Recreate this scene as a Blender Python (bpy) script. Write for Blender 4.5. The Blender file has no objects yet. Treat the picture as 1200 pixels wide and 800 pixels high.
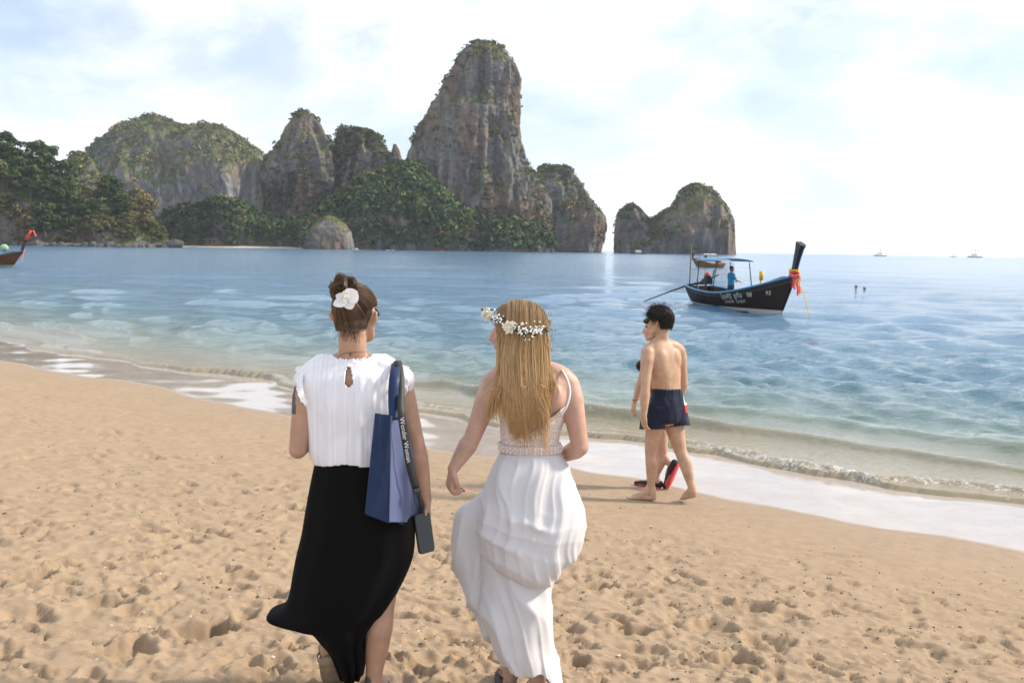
import bpy, math, random
import numpy as np
from mathutils import Vector, Matrix

# ---------------------------------------------------------------- camera, sky, sun, exposure
SC = bpy.context.scene
COL = SC.collection
CAM_Z = 2.35
FPX = 1167.0
PITCH = math.radians(5.29)
ROLL = math.radians(0.86)
C0 = np.array([0.0, 0.0, CAM_Z])
_F = np.array([0, math.cos(PITCH), -math.sin(PITCH)])
_R0 = np.array([1.0, 0, 0])
_U0 = np.cross(_R0, _F)
_R = _R0 * math.cos(ROLL) + _U0 * math.sin(ROLL)
_U = _U0 * math.cos(ROLL) - _R0 * math.sin(ROLL)

cam_d = bpy.data.cameras.new('camera')
cam = bpy.data.objects.new('camera', cam_d)
COL.objects.link(cam)
cam_d.sensor_width = 36.0
cam_d.lens = 36.0 * FPX / 1200.0
cam_d.clip_start = 0.05
cam_d.clip_end = 30000
m = Matrix(((_R[0], _U[0], -_F[0], 0), (_R[1], _U[1], -_F[1], 0), (_R[2], _U[2], -_F[2], CAM_Z), (0, 0, 0, 1)))
cam.matrix_world = m
cam_d.dof.use_dof = True
cam_d.dof.focus_distance = 4.3
cam_d.dof.aperture_fstop = 9.0
SC.camera = cam

SUN_AZ = math.radians(80)      # clockwise from +Y, the way the camera looks
SUN_EL = math.radians(36)
world = bpy.data.worlds.new('World')
SC.world = world
world.use_nodes = True
wt = world.node_tree
wt.nodes.clear()
def wn(t, **k):
    n = wt.nodes.new(t)
    for a, b in k.items():
        setattr(n, a, b)
    return n
wout = wn('ShaderNodeOutputWorld')
sky = wn('ShaderNodeTexSky', sky_type='NISHITA', sun_disc=False)
sky.sun_elevation = SUN_EL
sky.sun_rotation = SUN_AZ
sky.air_density = 1.0
sky.dust_density = 0.8
sky.ozone_density = 1.2
bg_sky = wn('ShaderNodeBackground')
bg_sky.inputs['Strength'].default_value = 0.15
wt.links.new(sky.outputs[0], bg_sky.inputs['Color'])
# thin broken cloud, the same all round the horizon
tc = wn('ShaderNodeTexCoord')
sep = wn('ShaderNodeSeparateXYZ')
wt.links.new(tc.outputs['Generated'], sep.inputs[0])
zz = wn('ShaderNodeMath', operation='MAXIMUM'); zz.inputs[1].default_value = 0.0
wt.links.new(sep.outputs['Z'], zz.inputs[0])
zc = wn('ShaderNodeMath', operation='MULTIPLY'); zc.inputs[1].default_value = 2.1
wt.links.new(zz.outputs[0], zc.inputs[0])
cmb = wn('ShaderNodeCombineXYZ')
wt.links.new(sep.outputs['X'], cmb.inputs[0]); wt.links.new(sep.outputs['Y'], cmb.inputs[1]); wt.links.new(zc.outputs[0], cmb.inputs[2])
cn = wn('ShaderNodeTexNoise'); cn.inputs['Scale'].default_value = 3.4; cn.inputs['Detail'].default_value = 8; cn.inputs['Roughness'].default_value = 0.56; cn.inputs['Distortion'].default_value = 0.25
wt.links.new(cmb.outputs[0], cn.inputs['Vector'])
cr = wn('ShaderNodeValToRGB')
cr.color_ramp.elements[0].position = 0.40; cr.color_ramp.elements[0].color = (0.42, 0.42, 0.42, 1)
cr.color_ramp.elements[1].position = 0.55; cr.color_ramp.elements[1].color = (1, 1, 1, 1)
wt.links.new(cn.outputs['Fac'], cr.inputs[0])
cn2 = wn('ShaderNodeTexNoise'); cn2.inputs['Scale'].default_value = 5.5; cn2.inputs['Detail'].default_value = 6
wt.links.new(cmb.outputs[0], cn2.inputs['Vector'])
cr2 = wn('ShaderNodeValToRGB')
cr2.color_ramp.elements[0].position = 0.35; cr2.color_ramp.elements[0].color = (0.65, 0.74, 0.87, 1)
cr2.color_ramp.elements[1].position = 0.62; cr2.color_ramp.elements[1].color = (1.0, 1.0, 1.0, 1)
wt.links.new(cn2.outputs['Fac'], cr2.inputs[0])
bg_cl = wn('ShaderNodeBackground'); bg_cl.inputs['Strength'].default_value = 1.28
wt.links.new(cr2.outputs[0], bg_cl.inputs['Color'])
mixw = wn('ShaderNodeMixShader')
hz = wn('ShaderNodeMapRange'); hz.inputs['From Min'].default_value = 0.0; hz.inputs['From Max'].default_value = 0.30; hz.inputs['To Min'].default_value = 0.97; hz.inputs['To Max'].default_value = 0.0
wt.links.new(zz.outputs[0], hz.inputs['Value'])
hm = wn('ShaderNodeMath', operation='MAXIMUM')
wt.links.new(cr.outputs[0], hm.inputs[0]); wt.links.new(hz.outputs[0], hm.inputs[1])
wt.links.new(hm.outputs[0], mixw.inputs[0]); wt.links.new(bg_sky.outputs[0], mixw.inputs[1]); wt.links.new(bg_cl.outputs[0], mixw.inputs[2])
wt.links.new(mixw.outputs[0], wout.inputs['Surface'])

sun_d = bpy.data.lights.new('sun', 'SUN')
sun_d.energy = 4.8
sun_d.angle = math.radians(7)
sun_d.color = (1.0, 0.88, 0.72)
sun = bpy.data.objects.new('sun', sun_d)
COL.objects.link(sun)
_sd = Vector((math.sin(SUN_AZ) * math.cos(SUN_EL), math.cos(SUN_AZ) * math.cos(SUN_EL), math.sin(SUN_EL)))
sun.rotation_euler = _sd.to_track_quat('Z', 'Y').to_euler()

SC.view_settings.view_transform = 'Standard'
SC.view_settings.look = 'None'
SC.view_settings.gamma = 1
SC.view_settings.exposure = 0.10
SC.cycles.use_denoising = True
SC.cycles.max_bounces = 8
SC.cycles.volume_bounces = 1
SC.cycles.sample_clamp_indirect = 6

rng = np.random.default_rng(7)

# ---------------------------------------------------------------- helpers
def ray(px, py):
    return _F + _R * ((px - 600.0) / FPX) + _U * ((400.0 - py) / FPX)
def PY(px, py, Y):
    """the point seen at pixel px,py that lies Y metres out"""
    d = ray(px, py)
    return C0 + d * (Y / d[1])
def PZ(px, py, z=0.0):
    d = ray(px, py)
    return C0 + d * ((z - CAM_Z) / d[2])

_perm = np.random.default_rng(11).permutation(256)
_perm = np.concatenate([_perm, _perm, _perm])
_grad = np.random.default_rng(12).normal(size=(256, 3))
_grad /= np.linalg.norm(_grad, axis=1)[:, None]
def perlin(p):
    p = np.asarray(p, float)
    i = np.floor(p).astype(int)
    f = p - i
    i &= 255
    u = f * f * f * (f * (f * 6 - 15) + 10)
    def g(a, b, c):
        h = _perm[_perm[_perm[i[..., 0] + a] + i[..., 1] + b] + i[..., 2] + c]
        return (_grad[h] * (f - np.array([a, b, c]))).sum(-1)
    x00 = g(0, 0, 0) * (1 - u[..., 0]) + g(1, 0, 0) * u[..., 0]
    x10 = g(0, 1, 0) * (1 - u[..., 0]) + g(1, 1, 0) * u[..., 0]
    x01 = g(0, 0, 1) * (1 - u[..., 0]) + g(1, 0, 1) * u[..., 0]
    x11 = g(0, 1, 1) * (1 - u[..., 0]) + g(1, 1, 1) * u[..., 0]
    y0 = x00 * (1 - u[..., 1]) + x10 * u[..., 1]
    y1 = x01 * (1 - u[..., 1]) + x11 * u[..., 1]
    return (y0 * (1 - u[..., 2]) + y1 * u[..., 2]) * 1.6
def fbm(p, oct=4, lac=2.03, gain=0.5):
    s = 0; a = 1.0; p = np.asarray(p, float)
    for k in range(oct):
        s = s + a * perlin(p + 17.3 * k)
        p = p * lac; a *= gain
    return s
def sstep(a, b, x):
    t = np.clip((x - a) / (b - a), 0, 1)
    return t * t * (3 - 2 * t)

def make_mesh(name, V, quads=None, tris=None, smooth=True):
    V = np.asarray(V, np.float32).reshape(-1, 3)
    me = bpy.data.meshes.new(name)
    me.vertices.add(len(V)); me.vertices.foreach_set('co', V.ravel())
    idx = []; starts = []; n = 0
    if quads is not None and len(quads):
        q = np.asarray(quads, np.int32).reshape(-1, 4); idx.append(q.ravel())
        starts.append(np.arange(len(q)) * 4 + n); n += q.size
    if tris is not None and len(tris):
        t = np.asarray(tris, np.int32).reshape(-1, 3); idx.append(t.ravel())
        starts.append(np.arange(len(t)) * 3 + n); n += t.size
    idx = np.concatenate(idx); starts = np.concatenate(starts).astype(np.int32)
    me.loops.add(len(idx)); me.loops.foreach_set('vertex_index', idx)
    me.polygons.add(len(starts)); me.polygons.foreach_set('loop_start', starts)
    me.update(calc_edges=True)
    me.polygons.foreach_set('use_smooth', np.full(len(starts), smooth))
    me.validate()
    return me

def root_base(o):
    b = np.zeros(3)
    while o is not None:
        b = b + np.array(o.location); o = o.parent
    return b
def link(name, me, mat, parent=None, label=None, cat=None, group=None, kind=None):
    o = bpy.data.objects.new(name, me)
    COL.objects.link(o)
    if mat is not None:
        for mm in (mat if isinstance(mat, (list, tuple)) else [mat]):
            me.materials.append(mm)
    if parent is not None:
        o.parent = parent
    tag(o, label, cat, group, kind)
    return o
def tag(o, label=None, cat=None, group=None, kind=None):
    if label: o['label'] = label
    if cat: o['category'] = cat
    if group: o['group'] = group
    if kind: o['kind'] = kind
    return o
def empty(name, loc, label=None, cat=None, group=None, rz=0):
    o = bpy.data.objects.new(name, None)
    COL.objects.link(o)
    o.location = loc; o.rotation_euler = (0, 0, rz)
    o.empty_display_size = 0.2
    return tag(o, label, cat, group)
def copy_tree(o, parent=None):
    c = o.copy(); COL.objects.link(c)
    if parent is not None: c.parent = parent
    for ch in [k for k in o.children]:
        copy_tree(ch, c)
    return c

def catmull(pts, n):
    pts = np.asarray(pts, float)
    if len(pts) < 3:
        t = np.linspace(0, 1, n)[:, None]
        return pts[0] * (1 - t) + pts[-1] * t
    P = np.vstack([2 * pts[0] - pts[1], pts, 2 * pts[-1] - pts[-2]])
    k = len(pts) - 1
    u = np.linspace(0, k, n); i = np.minimum(u.astype(int), k - 1); t = (u - i)[:, None]
    p0, p1, p2, p3 = P[i], P[i + 1], P[i + 2], P[i + 3]
    return 0.5 * ((2 * p1) + (-p0 + p2) * t + (2 * p0 - 5 * p1 + 4 * p2 - p3) * t ** 2 + (-p0 + 3 * p1 - 3 * p2 + p3) * t ** 3)

class MB:
    """collects shapes for one mesh"""
    def __init__(s):
        s.V = []; s.Q = []; s.T = []; s.n = 0
    def add(s, V, Q=None, T=None):
        V = np.asarray(V, float).reshape(-1, 3)
        s.V.append(V)
        if Q is not None and len(Q): s.Q.append(np.asarray(Q, int).reshape(-1, 4) + s.n)
        if T is not None and len(T): s.T.append(np.asarray(T, int).reshape(-1, 3) + s.n)
        s.n += len(V)
        return s
    def loft(s, rings, cap=True, closed=True):
        rings = np.asarray(rings, float)
        m_, n_ = rings.shape[:2]
        V = rings.reshape(-1, 3)
        i = np.arange(m_ - 1)[:, None]
        j = np.arange(n_ if closed else n_ - 1)[None, :]
        j2 = (j + 1) % n_
        Q = np.stack([i * n_ + j, i * n_ + j2, (i + 1) * n_ + j2, (i + 1) * n_ + j], -1).reshape(-1, 4)
        T = []
        if cap and closed:
            V = np.vstack([V, rings[0].mean(0), rings[-1].mean(0)])
            a = m_ * n_; b = a + 1
            for k in range(n_):
                T.append((a, (k + 1) % n_, k)); T.append((b, (m_ - 1) * n_ + k, (m_ - 1) * n_ + (k + 1) % n_))
        return s.add(V, Q, T)
    def tube(s, pts, rad, n=10, sub=0, cap=True, round_=False, flat=1.0, up=(0, 0, 1)):
        """pts k x 3, rad scalar or list (optionally pairs): swept ellipse"""
        pts = np.asarray(pts, float)
        k = len(pts)
        rad = np.asarray(rad, float)
        if rad.ndim == 0: rad = np.full(k, float(rad))
        if rad.ndim == 1: rad = np.stack([rad, rad * flat], 1)
        if sub:
            nn = (k - 1) * sub + 1
            t = np.linspace(0, k - 1, nn)
            pts2 = catmull(pts, nn)
            rad = np.stack([np.interp(t, np.arange(k), rad[:, c]) for c in (0, 1)], 1)
            pts = pts2; k = nn
        tan = np.gradient(pts, axis=0); tan /= np.linalg.norm(tan, axis=1)[:, None] + 1e-12
        if round_:
            q = np.array([0.0, 0.30, 0.6, 0.85]);
            r0, r1 = rad[0], rad[-1]
            sc = np.sqrt(1 - (1 - q) ** 2); sc[0] = 0.05
            pre = pts[0] - tan[0] * r0.mean() * (1 - q)[:, None]; prr = sc[:, None] * r0
            post = pts[-1] + tan[-1] * r1.mean() * (1 - q)[::-1][:, None]; por = sc[::-1][:, None] * r1
            pts = np.vstack([pre, pts, post]); rad = np.vstack([prr, rad, por])
            tan = np.vstack([np.repeat(tan[:1], 4, 0), tan, np.repeat(tan[-1:], 4, 0)])
        u = np.asarray(up, float)
        rings = []
        th = np.linspace(0, 2 * np.pi, n, endpoint=False)
        side = np.cross(tan[0], u)
        if np.linalg.norm(side) < 1e-3: side = np.cross(tan[0], (1, 0.1, 0))
        for p_, t_, r_ in zip(pts, tan, rad):
            side = side - t_ * side.dot(t_); side /= np.linalg.norm(side)
            w = np.cross(side, t_)
            rings.append(p_ + np.cos(th)[:, None] * side * r_[0] + np.sin(th)[:, None] * w * r_[1])
        return s.loft(rings, cap)
    def ell(s, c, r, R=None, nu=16, nv=10):
        ph = np.linspace(0.02, np.pi - 0.02, nv); th = np.linspace(0, 2 * np.pi, nu, endpoint=False)
        r = np.asarray(r, float)
        if r.ndim == 0: r = np.full(3, float(r))
        rings = np.stack([np.stack([np.sin(p_) * np.cos(th), np.sin(p_) * np.sin(th), np.full(nu, np.cos(p_))], -1) for p_ in ph]) * r
        if R is not None: rings = rings @ np.asarray(R).T
        return s.loft(rings + np.asarray(c, float))
    def box(s, c, h, R=None):
        c = np.asarray(c, float)
        V = np.array([[x, y, z] for x in (-1, 1) for y in (-1, 1) for z in (-1, 1)], float) * np.asarray(h, float)
        if R is not None: V = V @ np.asarray(R).T
        Q = [(0, 1, 3, 2), (4, 6, 7, 5), (0, 4, 5, 1), (2, 3, 7, 6), (0, 2, 6, 4), (1, 5, 7, 3)]
        return s.add(V + c, Q)
    def sheet(s, grid, thick=0.0):
        """grid m x n x 3 -> open surface (two-sided when thick)"""
        g = np.asarray(grid, float)
        if thick:
            du = np.gradient(g, axis=0); dv = np.gradient(g, axis=1)
            nn = np.cross(du, dv); nn /= np.linalg.norm(nn, axis=-1, keepdims=True) + 1e-12
            a, b = g + nn * thick / 2, g - nn * thick / 2
            ring = np.concatenate([a, b[:, ::-1]], 1)
            s.loft(ring, cap=False)
            m_, n_ = g.shape[:2]
            for row in (0, m_ - 1):
                V = np.vstack([a[row], b[row]])
                s.add(V, [(k, k + 1, n_ + k + 1, n_ + k) for k in range(n_ - 1)])
            return s
        return s.loft(g, cap=False, closed=False)
    def arrays(s):
        V = np.vstack(s.V)
        Q = np.vstack(s.Q) if s.Q else None
        T = np.vstack(s.T) if s.T else None
        return V, Q, T
    def mesh(s, name, base=None, smooth=True):
        V, Q, T = s.arrays()
        if base is not None: V = V - base
        return make_mesh(name, V, Q, T, smooth)
    def build(s, name, mat, parent=None, smooth=True, **k):
        base = root_base(parent) if parent is not None else None
        return link(name, s.mesh(name, base, smooth), mat, parent, **k)

def remesh_arrays(mb, voxel, smooth_it=4, factor=0.5):
    """union of all shells in mb as one skin: returns V, polygons"""
    me = mb.mesh('tmp')
    o = bpy.data.objects.new('tmp', me); COL.objects.link(o)
    r = o.modifiers.new('r', 'REMESH'); r.mode = 'VOXEL'; r.voxel_size = voxel
    if smooth_it:
        sm = o.modifiers.new('s', 'SMOOTH'); sm.factor = factor; sm.iterations = smooth_it
    dg = bpy.context.evaluated_depsgraph_get(); dg.update()
    ev = o.evaluated_get(dg)
    em = ev.to_mesh()
    nv = len(em.vertices); V = np.empty(nv * 3, np.float32); em.vertices.foreach_get('co', V); V = V.reshape(-1, 3).astype(float)
    N = np.empty(nv * 3, np.float32); em.vertices.foreach_get('normal', N); N = N.reshape(-1, 3).astype(float)
    npoly = len(em.polygons)
    ls = np.empty(npoly, np.int32); em.polygons.foreach_get('loop_start', ls)
    lt = np.empty(npoly, np.int32); em.polygons.foreach_get('loop_total', lt)
    li = np.empty(len(em.loops), np.int32); em.loops.foreach_get('vertex_index', li)
    Q = li[ls[lt == 4][:, None] + np.arange(4)] if (lt == 4).any() else np.zeros((0, 4), int)
    T = li[ls[lt == 3][:, None] + np.arange(3)] if (lt == 3).any() else np.zeros((0, 3), int)
    ev.to_mesh_clear()
    bpy.data.objects.remove(o); bpy.data.meshes.remove(me)
    return V, N, Q, T
def cut(V, N, Q, T, keep):
    """keep only polygons whose verts are all kept"""
    k = keep
    Q = Q[k[Q].all(1)] if len(Q) else Q
    T = T[k[T].all(1)] if len(T) else T
    used = np.zeros(len(V), bool); used[Q.ravel()] = True
    if len(T): used[T.ravel()] = True
    mp = np.cumsum(used) - 1
    return V[used], N[used], mp[Q], (mp[T] if len(T) else T)
def set_attr(me, name, vals):
    a = me.attributes.new(name, 'FLOAT', 'POINT')
    a.data.foreach_set('value', np.asarray(vals, np.float32))
def set_col(me, name, rgb):
    a = me.attributes.new(name, 'FLOAT_COLOR', 'POINT')
    c = np.ones((len(rgb), 4), np.float32); c[:, :3] = rgb
    a.data.foreach_set('color', c.ravel())

# ---------------------------------------------------------------- materials
class NT:
    def __init__(s, name):
        s.m = bpy.data.materials.new(name); s.m.use_nodes = True
        s.t = s.m.node_tree
        s.b = s.t.nodes['Principled BSDF']
        s.out = s.t.nodes['Material Output']
    def n(s, t, **k):
        nd = s.t.nodes.new(t)
        for a, b in k.items(): setattr(nd, a, b)
        return nd
    def l(s, a, b): s.t.links.new(a, b)
    def coord(s, scale=(1, 1, 1)):
        c = s.n('ShaderNodeTexCoord'); mp = s.n('ShaderNodeMapping'); mp.inputs['Scale'].default_value = scale
        s.l(c.outputs['Object'], mp.inputs[0]); return mp.outputs[0]
    def noise(s, scale, detail=4, rough=0.55, vec=None, dist=0.0):
        nd = s.n('ShaderNodeTexNoise'); nd.inputs['Scale'].default_value = scale
        nd.inputs['Detail'].default_value = detail; nd.inputs['Roughness'].default_value = rough; nd.inputs['Distortion'].default_value = dist
        s.l(vec if vec is not None else s.coord(), nd.inputs['Vector']); return nd.outputs['Fac']
    def ramp(s, fac, stops):
        r = s.n('ShaderNodeValToRGB'); e = r.color_ramp.elements
        while len(e) < len(stops): e.new(0.5)
        for k, (p_, c_) in enumerate(stops):
            e[k].position = p_
            e[k].color = (*c_, 1) if hasattr(c_, '__len__') else (c_, c_, c_, 1)
        s.l(fac, r.inputs[0]); return r.outputs[0]
    def mix(s, fac, a, b, mode='MIX'):
        x = s.n('ShaderNodeMix', data_type='RGBA', blend_type=mode)
        for v, i in ((fac, 0), (a, 6), (b, 7)):
            if hasattr(v, 'is_output'): s.l(v, x.inputs[i])
            elif i == 0: x.inputs[0].default_value = v
            else: x.inputs[i].default_value = (*v, 1)
        return x.outputs[2]
    def math(s, op, a, b=None, clamp=False):
        x = s.n('ShaderNodeMath', operation=op, use_clamp=clamp)
        for v, i in ((a, 0), (b, 1)):
            if v is None: continue
            if hasattr(v, 'is_output'): s.l(v, x.inputs[i])
            else: x.inputs[i].default_value = v
        return x.outputs[0]
    def attr(s, name):
        a = s.n('ShaderNodeAttribute', attribute_name=name); return a
    def bump(s, h, strength=0.3, dist=0.01, normal=None):
        b = s.n('ShaderNodeBump'); b.inputs['Strength'].default_value = strength; b.inputs['Distance'].default_value = dist
        s.l(h, b.inputs['Height'])
        if normal is not None: s.l(normal, b.inputs['Normal'])
        s.l(b.outputs[0], s.b.inputs['Normal']); return b.outputs[0]
    def set(s, **k):
        for a, v in k.items():
            i = s.b.inputs[a.replace('_', ' ')]
            if hasattr(v, 'is_output'): s.l(v, i)
            elif hasattr(v, '__len__') and len(v) == 3 and i.type == 'RGBA': i.default_value = (*v, 1)
            else: i.default_value = v
        return s
def simple(name, col, rough=0.6, var=0.12, scale=30, bump=0.0, bdist=0.003, **k):
    t = NT(name)
    f = t.noise(scale)
    c = t.ramp(f, [(0.3, tuple(x * (1 - var) for x in col)), (0.7, tuple(min(1, x * (1 + var)) for x in col))])
    t.set(Base_Color=c, Roughness=rough, **k)
    if bump: t.bump(t.noise(scale * 2.5), bump, bdist)
    return t.m
# ---------------------------------------------------------------- shore geometry
SH_A = np.array([3.94, 7.67]); SH_N = np.array([-0.648, -0.762]); SH_T = np.array([-0.762, 0.648])
def shore(x, y):
    """metres inland (+) of the edge of the wet film, and metres along the shore"""
    px, py = x - SH_A[0], y - SH_A[1]
    s = px * SH_N[0] + py * SH_N[1]
    t = px * SH_T[0] + py * SH_T[1]
    s = s + 0.16 * np.sin(t * 0.55 + 0.6) + 0.10 * np.sin(t * 1.37 + 2.0) + 0.03 * np.sin(t * 4.1)
    return s, t
def beach_z(s):
    s = np.asarray(s, float)
    up = np.where(s > 0, 0.045 * s + 0.0092 * np.minimum(np.maximum(s, 0), 5.5) ** 2 * 0.9, 0.0)
    up = np.where(s > 5.5, 0.045 * s + 0.2505 + (np.minimum(s, 14) - 5.5) * 0.05, up)
    dn = np.where(s < 0, np.where(s > -2.2, 0.028 * s, -0.0616 + 0.075 * (s + 2.2)), 0.0)
    return np.maximum(up + dn, -6)
def ground(x, y):
    s, t = shore(np.asarray(x, float), np.asarray(y, float))
    return beach_z(s)
def on_sand(px, py):
    """where the view ray through a pixel meets the sand"""
    z = 0.3
    for _ in range(25):
        p = PZ(px, py, z); z = 0.5 * z + 0.5 * float(ground(p[0], p[1]))
    return PZ(px, py, z)

def polar_grid(radii, ang):
    r = radii[:, None]; a = ang[None, :]
    X = r * np.sin(a); Y = r * np.cos(a)
    m_, n_ = X.shape
    i = np.arange(m_ - 1)[:, None]; j = np.arange(n_ - 1)[None, :]
    Q = np.stack([i * n_ + j, i * n_ + j + 1, (i + 1) * n_ + j + 1, (i + 1) * n_ + j], -1).reshape(-1, 4)
    return X, Y, Q
def angles(step, fine, wide, nwide):
    f = np.radians(np.arange(-fine, fine + step, step))
    e = np.radians(np.linspace(fine, wide, nwide + 1)[1:])
    return np.concatenate([-e[::-1], f, e])

# ---------------------------------------------------------------- sand
rows = [1.2]
while rows[-1] < 46:
    r_ = rows[-1]
    rows.append(r_ + max(0.0115, min(r_ * r_ / 2300.0 * 1.2, 0.5)) if r_ > 3.0 else r_ + 0.06)
SR, SA = np.array(rows), angles(0.15, 33, 88, 24)
SX, SY, SQ = polar_grid(SR, SA)
ss, st = shore(SX, SY)
SZ = beach_z(ss)
dry = sstep(0.35, 2.2, ss)
p2 = np.stack([SX, SY, np.zeros_like(SX)], -1)
def filt(wl):      # fade detail where the sheet is too coarse to hold it
    R_ = np.hypot(SX, SY); return sstep(0.25, 0.6, wl / np.maximum(R_ * R_ / 2300, 0.02) / 6)
und = 0.030 * perlin(p2 * 0.9) + 0.022 * perlin(p2 * 2.1 + 5)
lump = fbm(p2 * 5.2 + 3, 3)
grit = fbm(p2 * 19, 3)
SZ = SZ + dry * (und * 0.35 + 0.006 * lump + 0.0055 * grit * filt(0.1)) + (1 - dry) * 0.006 * perlin(p2 * 1.4)
# trampled ridges: drawn out along the way people walk
a_ = np.stack([SX * 0.76 + SY * 0.65, SX * -0.65 + SY * 0.76, SX * 0], -1) * np.array([5.5, 2.6, 1])
SZ = SZ + dry * 0.006 * (0.45 - np.abs(perlin(a_ + 40)) * 1.6)
# footprints
cell = 0.5
ci = np.floor(SX / cell).astype(int).ravel(); cj = np.floor(SY / cell).astype(int).ravel()
key = ci * 1000 + cj
order = np.argsort(key, kind='stable'); ks = key[order]
fx, fy = SX.ravel(), SY.ravel(); fz = SZ.ravel().copy()
prng = np.random.default_rng(21)
prints = []
for k in range(7500):
    r_ = 2.6 * math.exp(prng.uniform(0, 1) ** 0.75 * math.log(20 / 2.6)); a0 = math.radians(prng.uniform(-33, 33))
    x, y = r_ * math.sin(a0), r_ * math.cos(a0)
    s_, _ = shore(x, y)
    if s_ < 0.5 or prng.random() > sstep(0.4, 3.6, s_) + 0.05: continue
    big = prng.random()
    L = prng.uniform(0.08, 0.15) if big < 0.42 else prng.uniform(0.025, 0.075)
    W = L * prng.uniform(0.36, 0.62)
    ang = prng.normal(math.radians(135), 0.75) if prng.random() < 0.75 else prng.uniform(0, 6.28)
    prints.append((x, y, L, W, ang, prng.choice([0.006, 0.010, 0.016, 0.028], p=[.35,.3,.22,.13]) * (0.35 + 0.65 * sstep(0.6, 3, s_))))
for px_, py_, L_, D_ in ((240, 740, 0.125, 0.085), (166, 653, 0.09, 0.05), (42, 674, 0.12, 0.05), (148, 760, 0.13, 0.05), (740, 738, 0.12, 0.05),
                         (120, 708, 0.12, 0.045), (835, 735, 0.16, 0.045), (880, 712, 0.14, 0.04), (860, 772, 0.14, 0.05), (700, 690, 0.1, 0.05)):
    p = on_sand(px_, py_)
    prints.append((p[0], p[1], L_, L_ * 0.72, 0.3, D_))
for (x, y, L, W, ang, D) in prints:
    ii = []
    c_, d_ = int(math.floor(x / cell)), int(math.floor(y / cell))
    for a in (-1, 0, 1):
        for b in (-1, 0, 1):
            kk = (c_ + a) * 1000 + d_ + b
            lo, hi = np.searchsorted(ks, kk), np.searchsorted(ks, kk, 'right')
            if hi > lo: ii.append(order[lo:hi])
    if not ii: continue
    ii = np.concatenate(ii)
    ux = (fx[ii] - x); uy = (fy[ii] - y)
    u = (ux * math.cos(ang) + uy * math.sin(ang)); v = (-ux * math.sin(ang) + uy * math.cos(ang))
    wu = W * (1 + 0.22 * np.sin(u / L * 2.2 + 0.5)) * (1 - 0.18 * np.exp(-((u / L + 0.1) / 0.3) ** 2))
    d = np.sqrt((u / L) ** 2 + (v / wu) ** 2)
    d = d * (1 + 0.16 * np.sin(np.arctan2(v, u) * 3 + x * 7) + 0.1 * np.sin(np.arctan2(v, u) * 7 + y * 5))
    dent = -D * (1 - sstep(0.72, 1.05, d)) * (1 + 0.25 * u / L)
    rim = D * 0.34 * np.exp(-((d - 1.22) / 0.2) ** 2) * (1 + 0.7 * np.sin(ang * 3 + np.arctan2(v, u)))
    fz[ii] += dent + rim
SZ = fz.reshape(SX.shape)
_SZf = SZ
sand_me = make_mesh('sand', np.stack([SX, SY, SZ], -1), SQ)
set_attr(sand_me, 'inland', ss.ravel())
t = NT('beach_sand')
inl = t.attr('inland').outputs['Fac']
co = t.coord()
fine = t.noise(260, 3, 0.7, co); mid = t.noise(9, 5, 0.6, co); big = t.noise(1.1, 4, 0.55, co)
base = t.ramp(mid, [(0.30, (0.335, 0.248, 0.170)), (0.70, (0.45, 0.345, 0.242))])
base = t.mix(t.ramp(fine, [(0.35, 0.55), (0.65, 0.0)]), base, (0.22, 0.15, 0.092))
base = t.mix(t.ramp(big, [(0.35, 0.0), (0.7, 0.35)]), base, (0.40, 0.298, 0.202))
speck = t.noise(75, 2, 0.5, co)
base = t.mix(t.ramp(speck, [(0.70, 0.0), (0.75, 0.75)]), base, (0.13, 0.09, 0.06))
base = t.mix(t.ramp(speck, [(0.24, 0.7), (0.29, 0.0)]), base, (0.72, 0.62, 0.48))
# damp sand darkens, the film of water left by the swash is smooth; its bluish-white mix is part foam, part painted sky sheen
wob = t.math('ADD', inl, t.math('MULTIPLY', t.math('SUBTRACT', t.noise(0.9, 3, 0.5, co), 0.5), 0.35))
damp = t.ramp(t.math('MULTIPLY', t.math('ADD', wob, 3.0), 0.2), [(0.60, 1.0), (0.66, 0.75), (0.85, 0.0)])
base = t.mix(t.math('MULTIPLY', damp, 0.30), base, (0.30, 0.205, 0.13))
film = t.ramp(t.math('MULTIPLY', t.math('ADD', wob, 3.0), 0.2), [(0.588, 1.0), (0.603, 0.0)])
froth_sheen = t.noise(3.0, 6, 0.65, t.coord((1, 1, 1)), 0.6)
base = t.mix(t.math('MULTIPLY', film, t.ramp(froth_sheen, [(0.36, 0.24), (0.62, 0.38)])), base, (0.66, 0.68, 0.73))
t.set(Base_Color=base, Roughness=t.mix(film, t.mix(damp, (0.95,) * 3, (0.55,) * 3), (0.06,) * 3), Specular_IOR_Level=t.mix(film, t.mix(damp, (0.15,) * 3, (0.35,) * 3), (0.75,) * 3))
hb = t.math('MULTIPLY', t.math('ADD', t.noise(60, 4, 0.7, co), fine), t.math('SUBTRACT', 1.0, film))
t.bump(hb, 0.55, 0.006)
sand = link('sand', sand_me, t.m, kind='structure')

# ---------------------------------------------------------------- sea
rows = [6.5]
while rows[-1] < 9000:
    r_ = rows[-1]
    rows.append(r_ + max(0.02, min(r_ * r_ / 2740.0 * 0.75, r_ * 0.028)))
WX, WY, WQ = polar_grid(np.array(rows), angles(0.15, 34, 88, 26))
ws, wtan = shore(WX, WY)
R_ = np.hypot(WX, WY)
drow = np.maximum(0.02, np.minimum(R_ * R_ / 2740 * 0.75, R_ * 0.028))
depth = np.maximum(-beach_z(ws), 0.0)
off = sstep(-2.0, -9.0, ws)
wr = np.random.default_rng(5)
Z = np.zeros_like(WX)
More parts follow.
